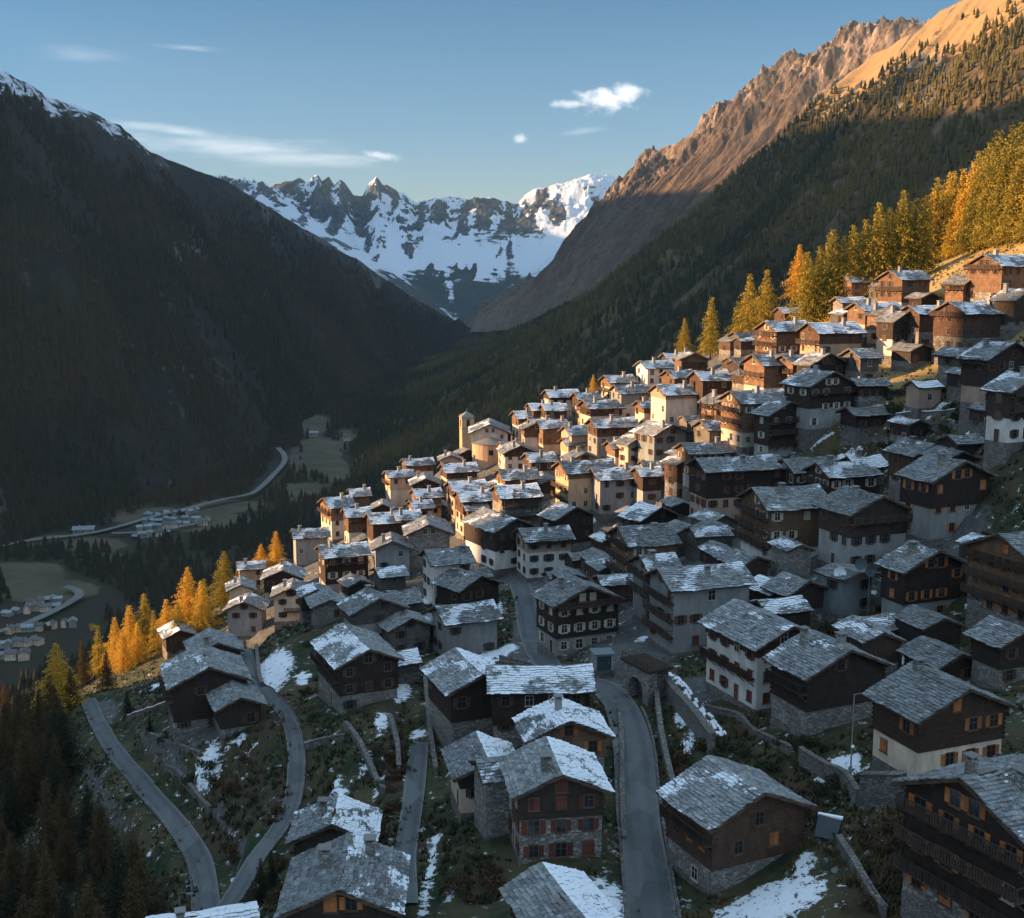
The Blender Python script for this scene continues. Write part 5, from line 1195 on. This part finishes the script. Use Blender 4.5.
wall_px([(425,682),(428,712),(432,748),(436,775)], .9, 'long low wall left of the dark boarded barn')
wall_px([(840,444),(868,442),(900,441)], .8, 'pale terrace wall behind the low outbuilding with the white roof')
wall_px([(838,400),(870,398),(900,396)], .9, 'terrace wall left of the tiny pinkish hut')
wall_px([(880,420),(915,416),(955,413)], .9, 'terrace wall with snow just below the tiny pinkish hut', .5, 'dry', True, True)
wall_px([(905,430),(950,428),(995,430)], .9, 'terrace wall running towards the chalet with the white lower half')
wall_px([(975,244),(1000,238),(1030,233)], 1.1, 'sunlit stone wall along the top of the golden meadow', .6, 'st')
wall_px([(925,258),(940,254),(955,248)], 2.2, 'short sunlit ruined wall at the edge of the larch wood', .6, 'st')
wall_px([(150,738),(175,748),(200,756)], .7, 'low wall round the yard of the lone timber chalet')
wall_px([(128,720),(148,712),(166,704)], .6, 'thin snow-lined wall leading up to the lone timber chalet', .4, 'dry', True, True)
wall_px([(165,770),(190,790),(210,812)], .9, 'terrace wall between the lower road and the round snow patch')
wall_px([(865,640),(885,656),(900,668)], 1.6, 'broken rubble wall under the dark timber chalet on the right')
wall_px([(500,660),(520,664),(540,672)], .7, 'low wall edging the paved square', .4, 'st')
wall_px([(700,650),(715,660),(728,672)], .8, 'small terrace wall left of the white house', .4, 'st')
wall_px([(760,335),(785,338),(810,337)], 1.4, 'sunlit retaining wall between the two levels of golden chalets', .5, 'st')
wall_px([(830,365),(860,362),(890,360)], 1.6, 'retaining wall under the broad dark gable', .5, 'st')
wall_px([(255,645),(258,665),(262,688)], .7, 'kerb-like wall beside the top of the narrow lane')
wall_px([(618,705),(622,740),(622,790),(624,840)], .45, 'low wall between the main road and the snowy gabled pair', .4)
wall_px([(300,870),(296,840),(300,815)], .7, 'low wall left of the two stepped roofs', .4)
wall_px([(905,705),(930,712),(950,700)], 1.0, 'rough wall behind the orange-shuttered plaster chalet')

def fence_px(px, label, h=1.1, sp=1.8, mat='beam'):
    q = np.array([hit(a, b) for a, b in px]); L = smooth_line(q, sp); L[:, 2] = Hq(L[:, 0], L[:, 1]); o0 = tuple(L[0]); fe = empty('fence', o0, 0, label, 'fence')
    L = L - L[0]
    pm = MB(); pm.box(-.06, .06, -.06, .06, -.4, h); pm = pm.mesh('post', M[mat])
    for p in L: link('post', pm, fe, tuple(p))
    for zz in (.5, .95):
        r_ = MB()
        for a, b in zip(L[:-1], L[1:]): r_.beam(a + (0, 0, zz), b + (0, 0, zz), .06, .1)
        r_.build('rail', M[mat], fe)
fence_px([(806,762),(820,776),(836,790)], 'wooden rail fence along the snow strip left of the lamp post')
fence_px([(834,842),(848,862),(862,884),(876,904)], 'dark rail fence on the pale rubble wall at the bottom right')
fence_px([(278,735),(284,765),(280,800),(262,835)], 'thin wire-like fence following the outer edge of the narrow lane', 1.0, 2.5)
fence_px([(845,455),(880,450),(905,447)], 'rail fence above the squeezed brown house')
fence_px([(960,478),(975,470),(988,462)], 'pale railing right of the big house with orange windows', 1.1, 1.5, 'cap')

# arched terrace wall at the top of the main road
a0 = hit(623, 694); a1 = hit(648, 706); dv = a1 - a0; Lg = float(np.linalg.norm(dv[:2])) ; Lg = max(6., min(Lg, 9.)); ang = math.atan2(dv[1], dv[0]); hh = 5.0
ar = empty('arched_terrace', (a0[0], a0[1], a0[2]), ang, 'stone terrace wall pierced by a round arch at the top of the main road', 'terrace')
b = MB(); out_ = [(0, -2), (0, hh), (Lg, hh), (Lg, -2), (Lg * .78, -2), (Lg * .78, 1.7)]; n = 10; cxr = Lg * .5; rr = Lg * .28
out_ += [(cxr + rr * math.cos(t), 1.7 + rr * math.sin(t)) for t in np.linspace(0, math.pi, n)] + [(Lg * .22, -2)]
V = [(x, 0, z) for x, z in out_] + [(x, 1.4, z) for x, z in out_]; n = len(out_); b.add(V, [tuple(range(n - 1, -1, -1)), tuple(range(n, 2 * n))] + [(i, (i + 1) % n, (i + 1) % n + n, i + n) for i in range(n)]); b.build('arch_wall', M['st'], ar)
b = MB(); b.box(-.4, Lg + .4, -.3, 3.8, hh, hh + .3); dk = b.build('terrace_deck', M['bw'], ar); b = MB()
for i in range(9): x = Lg * i / 8; b.beam((x, -.2, hh + .3), (x, -.2, hh + 1.3), .08, .08)
b.beam((0, -.2, hh + 1.3), (Lg, -.2, hh + 1.3), .1, .1); b.build('railing', M['beam'], dk)
b = MB(); b.box(.4, Lg - .4, 1.6, 3.6, -2, hh - .01); b.build('rear_wall', M['sd'], ar)
kp = hit(602, 676); kr = empty('kiosk', tuple(kp), R(10), 'small white-framed kiosk with a teal door on a stone plinth above the road', 'kiosk')
b = MB(); b.box(-1.5, 1.5, -1.3, 1.3, -2, 1.3); b.build('plinth', M['sd'], kr)
b = MB(); b.box(-1.35, -1.1, -1.2, 1.2, 1.3, 3.7); b.box(1.1, 1.35, -1.2, 1.2, 1.3, 3.7); b.box(-1.1, 1.1, -1.2, 1.2, 3.4, 3.7); b.build('frame', M['pl'], kr)
b = MB(); b.box(-1.1, 1.1, -1.05, 1.1, 1.3, 3.4); dd = b.build('door', M['teal'], kr); b = MB(); b.box(.7, .8, -1.12, -1.05, 2.2, 2.5); b.build('handle', M['metal'], dd)
b = MB(); b.box(-1.6, 1.6, -1.5, 1.5, 3.7, 3.85); b.build('roof', M['zinc'], kr)

# snow-covered log pile on the terrace
q = np.array([hit(a, b) for a, b in ((662,680),(680,702),(698,724),(712,742))]); L = smooth_line(q, .75); lp = empty('log_pile', tuple(L[0]), 0, 'row of stacked timber covered with snow on the terrace right of the road', 'log pile'); L2 = L - L[0]
lg = MB(); sb = MB()
for i, p in enumerate(L2):
    for r_ in range(4):
        zz = float(Hq(L[i, 0], L[i, 1])) - L[0, 2] + .1; x = p[0] + r_ * .62 + rng.uniform(-.1, .1); y = p[1] + r_ * .35; hgt_ = .9 - r_ * .18
        lg.box(x - .24, x + .24, y - .5, y + .5, zz - 1.2, zz + hgt_)
        if rng.random() < .72: sb.box(x - .2, x + .22, y - .42, y + .4, zz + hgt_, zz + hgt_ + rng.uniform(.06, .16))
lo_ = lg.build('logs', M['bark'], lp); tag(lo_, kind='stuff'); so_ = sb.build('snow_cover', M['snow'], lp); tag(so_, kind='stuff')
# lamp posts
def lamp(px, pb, pt, lab, head=True):
    p = hit(px, pb); h = max(4, P(px, pt, p[1])[2] - p[2]); o = empty('lamp_post', tuple(p), 0, lab, 'lamp post')
    b = MB(); b.tube([(0, 0, -.5), (0, 0, h * .5), (0, 0, h)], [.10, .08, .055], 8); b.build('pole', M['metal'], o)
    b = MB(); b.tube([(0, 0, h - .1), (.5, -.1, h + .1), (1.1, -.2, h + .05)], .04, 6); ar_ = b.build('arm', M['metal'], o)
    b = MB(); b.box(.9, 1.6, -.35, -.05, h - .06, h + .08); b.build('lamp_head', M['metal'], o)
    b = MB(); n = 10; V = []; 
    for k in range(1, 6):
        for j in range(n): V.append((.05 + .2 * math.sin(k * math.pi / 6) * math.cos(j * 6.283 / n), -.22 + .2 * math.sin(k * math.pi / 6) * math.sin(j * 6.283 / n), h * .42 + .2 * math.cos(k * math.pi / 6)))
    b.add(V, [(k * n + j, (k + 1) * n + j, (k + 1) * n + (j + 1) % n, k * n + (j + 1) % n) for k in range(4) for j in range(n)] + [tuple(range(n)), tuple(range(5 * n - 1, 4 * n - 1, -1))]); b.build('globe', M['white'], o)
lamp(850, 783, 694, 'tall thin lamp post with a white globe between the two big chalets on the right')
lamp(181, 935, 893, 'short lamp post with a white globe at the bottom edge beside the lower road')
lamp(556, 690, 655, 'street lamp at the lower end of the paved square')
lamp(747, 470, 437, 'thin pole among the roofs right of the long tall house')
# satellite dishes on the flat shed
for i, (px, py, lb) in enumerate(((840, 573, 'white satellite dish on the left end of the grey shed'), (861, 564, 'pale satellite dish at the right end of the grey shed'), (871, 571, 'bluish satellite dish facing the square, lowest of the three by the grey shed'))):
    p = P(px, py, 180 if i < 2 else 177); g_ = Hq(p[0], p[1]); o = empty('satellite_dish', (p[0], p[1], p[2]), R(-20 + 15 * i), lb, 'satellite dish')
    b = MB(); n = 16; V = [(0, .25, 0)]
    for k in (1, 2, 3): V += [(k / 3 * .95 * math.cos(t), .25 - .25 * (k / 3) ** 2, k / 3 * .95 * math.sin(t)) for t in np.linspace(0, 6.283, n, endpoint=False)]
    f = [(0, 1 + j, 1 + (j + 1) % n) for j in range(n)] + [(1 + k * n + j, 1 + (k + 1) * n + j, 1 + (k + 1) * n + (j + 1) % n, 1 + k * n + (j + 1) % n) for k in range(2) for j in range(n)]; b.add(V, f); b.build('dish', M['white'] if i < 1 else M['zinc'], o)
    b = MB(); b.tube([(0, .25, -.3), (0, .4, -1.2), (0, .4, float(g_) - p[2] - .5)], .05, 6); b.build('mast', M['metal'], o); b = MB(); b.beam((0, 0, -.8), (0, -.7, -.05), .04, .04); b.box(-.08, .08, -.8, -.6, -.1, .08); b.build('receiver', M['metal'], o)
# tarpaulin shelter right of the brown chalet
p = hit(826, 838); tz = empty('tarpaulin_shelter', tuple(p), R(-25), 'slate-blue tarpaulin lean-to with a snowy top edge behind the brown chalet', 'shelter')
b = MB(); b.add([(-1.6, -1.2, .6), (1.7, -1.0, .4), (2.0, 1.4, 2.8), (-1.5, 1.3, 3.0), (-1.6, -1.2, .5), (1.7, -1.0, .3), (2.0, 1.4, 2.7), (-1.5, 1.3, 2.9)], [(0, 1, 2, 3), (7, 6, 5, 4), (0, 4, 5, 1), (1, 5, 6, 2), (2, 6, 7, 3), (3, 7, 4, 0)]); b.build('tarpaulin', M['tarp'], tz)
b = MB(); b.box(-1.6, 2.1, 1.3, 1.9, 2.75, 3.1); b.build('snow_edge', M['snow'], tz); tz.scale = (.65, .65, .65)
for x, y, z in ((-1.5, 1.3, 2.8), (1.9, 1.4, 2.6), (-1.5, -1.1, .5), (1.6, -1, .4)): b = MB(); b.box(x - .06, x + .06, y - .06, y + .06, -1, z); b.build('post', M['beam'], tz)

# ---------------------------------------------------------------- undergrowth and rubble (masses nobody could count)
def hfree(x, y, m=.85):
    ok = np.ones(len(x), bool)
    for a, b, c in HOUSE_POS: ok &= np.hypot(x - a, y - b) > c * m
    return ok
r = np.random.RandomState(4); n = 42000; yy = 85 + 270 * r.rand(n) ** 1.6; xx = (r.rand(n) * 1.0 - .5) * yy * .93
ii = ((yy - _gy[0]) / 1.25).astype(int), ((xx - _gx[0]) / 1.25).astype(int)
ok = (roaddist[ii] > .3) & (pave_a[ii] < .4) & (snow_a[ii] < .3) & hfree(xx, yy) & (fbm(xx / 9, yy / 9, 3, 66) + .35 * brush_a[ii] > -.12)
xx, yy = xx[ok], yy[ok]; zz = Hq(xx, yy); n = len(xx); K = 6
V = np.zeros((n, K, 3, 3)); hgt_ = (.25 + .55 * r.rand(n) ** 2) * (1 + .6 * brush_a[ii[0][ok], ii[1][ok]])
for k in range(K):
    a = r.rand(n) * 6.28; ln = hgt_ * (.3 + .5 * r.rand(n)); w_ = .10 + .1 * r.rand(n)
    bx, by = xx + r.normal(0, .15, n), yy + r.normal(0, .15, n)
    V[:, k, 0] = np.stack([bx - np.sin(a) * w_, by + np.cos(a) * w_, zz - .08], 1); V[:, k, 1] = np.stack([bx + np.sin(a) * w_, by - np.cos(a) * w_, zz - .08], 1); V[:, k, 2] = np.stack([bx + np.cos(a) * ln, by + np.sin(a) * ln, zz + hgt_ * (.7 + .5 * r.rand(n))], 1)
tn = np.clip(.45 + fbm(xx / 12, yy / 12, 3, 2) + r.normal(0, .25, n), 0, 1)
MU = m_tree('undergrowth_leaves', (.025, .036, .015), (.15, .10, .045))
tag(link('undergrowth', npmesh('undergrowth', V.reshape(-1, 3), np.arange(n * K * 3).reshape(-1, 3), MU, attrs={'tone': ('FACE', np.repeat(tn, K))})), 'rough grass and dead stalks on the terraces', kind='stuff')
n = 9000; yy = 85 + 250 * r.rand(n) ** 1.3; xx = (r.rand(n) - .5) * yy * .93; ii = ((yy - _gy[0]) / 1.25).astype(int), ((xx - _gx[0]) / 1.25).astype(int)
ok = (roaddist[ii] > .3) & (fbm(xx / 14, yy / 14, 3, 33) + .3 * (pave_a[ii] > .3) > .08) & hfree(xx, yy, .8); xx, yy = xx[ok], yy[ok]; zz = Hq(xx, yy); n = len(xx)
s = .10 + .42 * r.rand(n) ** 3; base = np.array([(1, 0, 0), (.3, .9, 0), (-.8, .6, 0), (-.8, -.6, 0), (.3, -.9, 0), (.1, 0, .8), (-.3, .2, .7)], float)
V = base[None] * (s[:, None, None] * (.7 + .6 * r.rand(n, 7, 1))); a = r.rand(n) * 6.28; c_, s_n = np.cos(a)[:, None], np.sin(a)[:, None]
V = np.stack([V[..., 0] * c_ - V[..., 1] * s_n + xx[:, None], V[..., 0] * s_n + V[..., 1] * c_ + yy[:, None], V[..., 2] + zz[:, None] - .05], 2)
f = np.array([(0, 1, 5), (1, 2, 6), (2, 3, 6), (3, 4, 6), (4, 0, 5), (1, 6, 5), (4, 5, 6)]); Fa = (f[None] + (np.arange(n) * 7)[:, None, None]).reshape(-1, 3)
tag(link('rubble', npmesh('rubble', V.reshape(-1, 3), Fa, M['cap'])), 'loose stones scattered over the slopes and alleys', kind='stuff')
# ================================================================ LIGHT, SKY, AIR, CAMERA
sc = bpy.context.scene
cam = bpy.data.cameras.new('camera'); co = bpy.data.objects.new('camera', cam); C.objects.link(co)
cam.sensor_fit = 'HORIZONTAL'; cam.sensor_width = 36; cam.lens = 36 * F / 1024; cam.clip_end = 30000; cam.clip_start = 1
co.rotation_euler = (math.pi / 2 - TILT, 0, 0); sc.camera = co
w = bpy.data.worlds.new('World'); sc.world = w; w.use_nodes = True; nt = w.node_tree; nt.nodes.clear()
def wn(t, **k):
    x = nt.nodes.new(t)
    for a, b in k.items(): setattr(x, a, b)
    return x
out = wn('ShaderNodeOutputWorld'); bg = wn('ShaderNodeBackground'); sky = wn('ShaderNodeTexSky')
sky.sky_type = 'NISHITA'; sky.sun_disc = False; sky.sun_elevation = SUN_EL; sky.sun_rotation = -SUN_AZ; sky.altitude = 1600; sky.air_density = 1.0; sky.dust_density = 1.0; sky.ozone_density = 2.
bg.inputs[1].default_value = SKY_STR
def wm(op, a, b=0., c=None):
    x = wn('ShaderNodeMath', operation=op)
    for i, v in enumerate((a, b) if c is None else (a, b, c)):
        if hasattr(v, 'links'): nt.links.new(v, x.inputs[i])
        else: x.inputs[i].default_value = v
    return x.outputs[0]
def wramp(v, a, b, lo=0., hi=1.):
    x = wn('ShaderNodeMapRange', interpolation_type='SMOOTHSTEP'); nt.links.new(v, x.inputs[0])
    for i, k in ((1, a), (2, b), (3, lo), (4, hi)): x.inputs[i].default_value = k
    return x.outputs[0]
tcn = wn('ShaderNodeTexCoord'); sp = wn('ShaderNodeSeparateXYZ'); nt.links.new(tcn.outputs['Generated'], sp.inputs[0])
az = wm('ARCTAN2', sp.outputs[0], sp.outputs[1]); el = wm('ARCSINE', sp.outputs[2])
def sa(px, py):
    d = rayd(px, py); return math.atan2(d[0], d[1]), math.asin(d[2] / np.linalg.norm(d))
cv = wn('ShaderNodeCombineXYZ'); nt.links.new(az, cv.inputs[0]); nt.links.new(el, cv.inputs[1])
def wnoise(sx, sy, det=6, off=0.):
    m = wn('ShaderNodeVectorMath', operation='MULTIPLY_ADD'); nt.links.new(cv.outputs[0], m.inputs[0]); m.inputs[1].default_value = (sx, sy, 1); m.inputs[2].default_value = (off, off, 0)
    x = wn('ShaderNodeTexNoise'); nt.links.new(m.outputs[0], x.inputs['Vector']); x.inputs['Scale'].default_value = 1; x.inputs['Detail'].default_value = det; x.inputs['Roughness'].default_value = .6
    return x.outputs[0]
puff = wnoise(70, 95, 7); wisp = wnoise(14, 90, 6, 3.)
cloud = None
def blob(px, py, rx, ry, rot, amt, ns, namp, lo=.35, hi=.75):
    a0, e0 = sa(px, py); dx = wm('SUBTRACT', az, a0); dy = wm('SUBTRACT', el, e0); c, s = math.cos(rot), math.sin(rot)
    u = wm('DIVIDE', wm('ADD', wm('MULTIPLY', dx, c), wm('MULTIPLY', dy, s)), rx / F); v = wm('DIVIDE', wm('SUBTRACT', wm('MULTIPLY', dy, c), wm('MULTIPLY', dx, s)), ry / F)
    r = wm('SQRT', wm('ADD', wm('MULTIPLY', u, u), wm('MULTIPLY', v, v)))
    k = wm('ADD', wm('SUBTRACT', 1.35, r), wm('MULTIPLY', wm('SUBTRACT', ns, .5), namp))
    return wm('MULTIPLY', wramp(k, lo, hi + .35), amt)
def addc(x):
    global cloud
    cloud = x if cloud is None else wm('MAXIMUM', cloud, x)
addc(blob(606, 100, 38, 14, .05, .85, puff, 2.2, .35, .95)); addc(blob(572, 104, 26, 5, 0, .6, puff, 2.0, .3, .9)); addc(blob(625, 92, 20, 10, 0, .7, puff, 2., .3, .9))
addc(blob(521, 139, 8, 6, .2, .5, puff, 2., .3, .9)); addc(blob(380, 155, 20, 5, -.15, .5, puff, 2., .3, .95))
addc(blob(230, 146, 130, 14, -.06, .42, wisp, 2.2, .2, 1.3)); addc(blob(180, 132, 60, 7, -.1, .45, wisp, 2., .2, 1.3)); addc(blob(300, 158, 110, 10, -.03, .4, wisp, 2., .2, 1.3))
addc(blob(182, 47, 36, 4, -.03, .3, wisp, 2., .2, 1.2)); addc(blob(80, 55, 50, 8, 0, .16, wisp, 2., .2, 1.3)); addc(blob(580, 132, 25, 4, .1, .2, wisp, 2., .2, 1.2))
# a thin high veil added overhead and out of view, to brighten the shade
fill_veil = wm('MAXIMUM', wramp(el, .42, .80), wramp(wm('ABSOLUTE', az), .62, 1.1)); fill_veil = wm('MULTIPLY', fill_veil, wramp(wnoise(3, 6, 5, 8.), .25, .6, .55, .95))
mx = wn('ShaderNodeMixRGB'); nt.links.new(cloud, mx.inputs[0]); tint = wn('ShaderNodeMixRGB', blend_type='MULTIPLY'); tint.inputs[0].default_value = 1
nt.links.new(sky.outputs[0], tint.inputs[1]); tg = wn('ShaderNodeMixRGB'); nt.links.new(wramp(el, .0, .24), tg.inputs[0]); tg.inputs[1].default_value = TINT_LO; tg.inputs[2].default_value = SKY_TINT; nt.links.new(tg.outputs[0], tint.inputs[2])
nt.links.new(tint.outputs[0], mx.inputs[1]); mx.inputs[2].default_value = CLOUD
vm = wn('ShaderNodeMixRGB'); nt.links.new(fill_veil, vm.inputs[0]); nt.links.new(mx.outputs[0], vm.inputs[1]); vm.inputs[2].default_value = FILL_VEIL; nt.links.new(vm.outputs[0], bg.inputs[0]); nt.links.new(bg.outputs[0], out.inputs[0])
sl = bpy.data.lights.new('sun', 'SUN'); so = bpy.data.objects.new('sun', sl); C.objects.link(so)
sl.energy = SUN_STR; sl.angle = R(.53); sl.color = SUN_COL
sd = np.array([-math.sin(SUN_AZ) * math.cos(SUN_EL), math.cos(SUN_AZ) * math.cos(SUN_EL), math.sin(SUN_EL)])
from mathutils import Vector
so.rotation_euler = Vector(sd).to_track_quat('Z', 'Y').to_euler(); so.location = (-200, 0, 300)
if HAZE > 0:
    hb = MB(); hb.box(-3650, 2700, -720, 11200, -1500, 1700)
    hm = bpy.data.materials.new('haze'); hm.use_nodes = True; ht = hm.node_tree; ht.nodes.clear()
    ho = ht.nodes.new('ShaderNodeOutputMaterial'); pv = ht.nodes.new('ShaderNodeVolumePrincipled')
    pv.inputs['Color'].default_value = HAZE_COL; pv.inputs['Density'].default_value = HAZE; pv.inputs['Anisotropy'].default_value = .1
    ht.links.new(pv.outputs[0], ho.inputs['Volume'])
    tag(hb.build('haze', hm), kind='stuff')
sc.view_settings.view_transform = 'Standard'; sc.view_settings.look = 'None'; sc.view_settings.gamma = 1; sc.view_settings.exposure = EXPO
sc.render.engine = 'CYCLES'; sc.cycles.use_denoising = True; sc.cycles.max_bounces = 4; sc.cycles.diffuse_bounces = 2; sc.cycles.glossy_bounces = 1; sc.cycles.volume_bounces = 0; sc.cycles.transparent_max_bounces = 4
sc.cycles.sample_clamp_indirect = 3
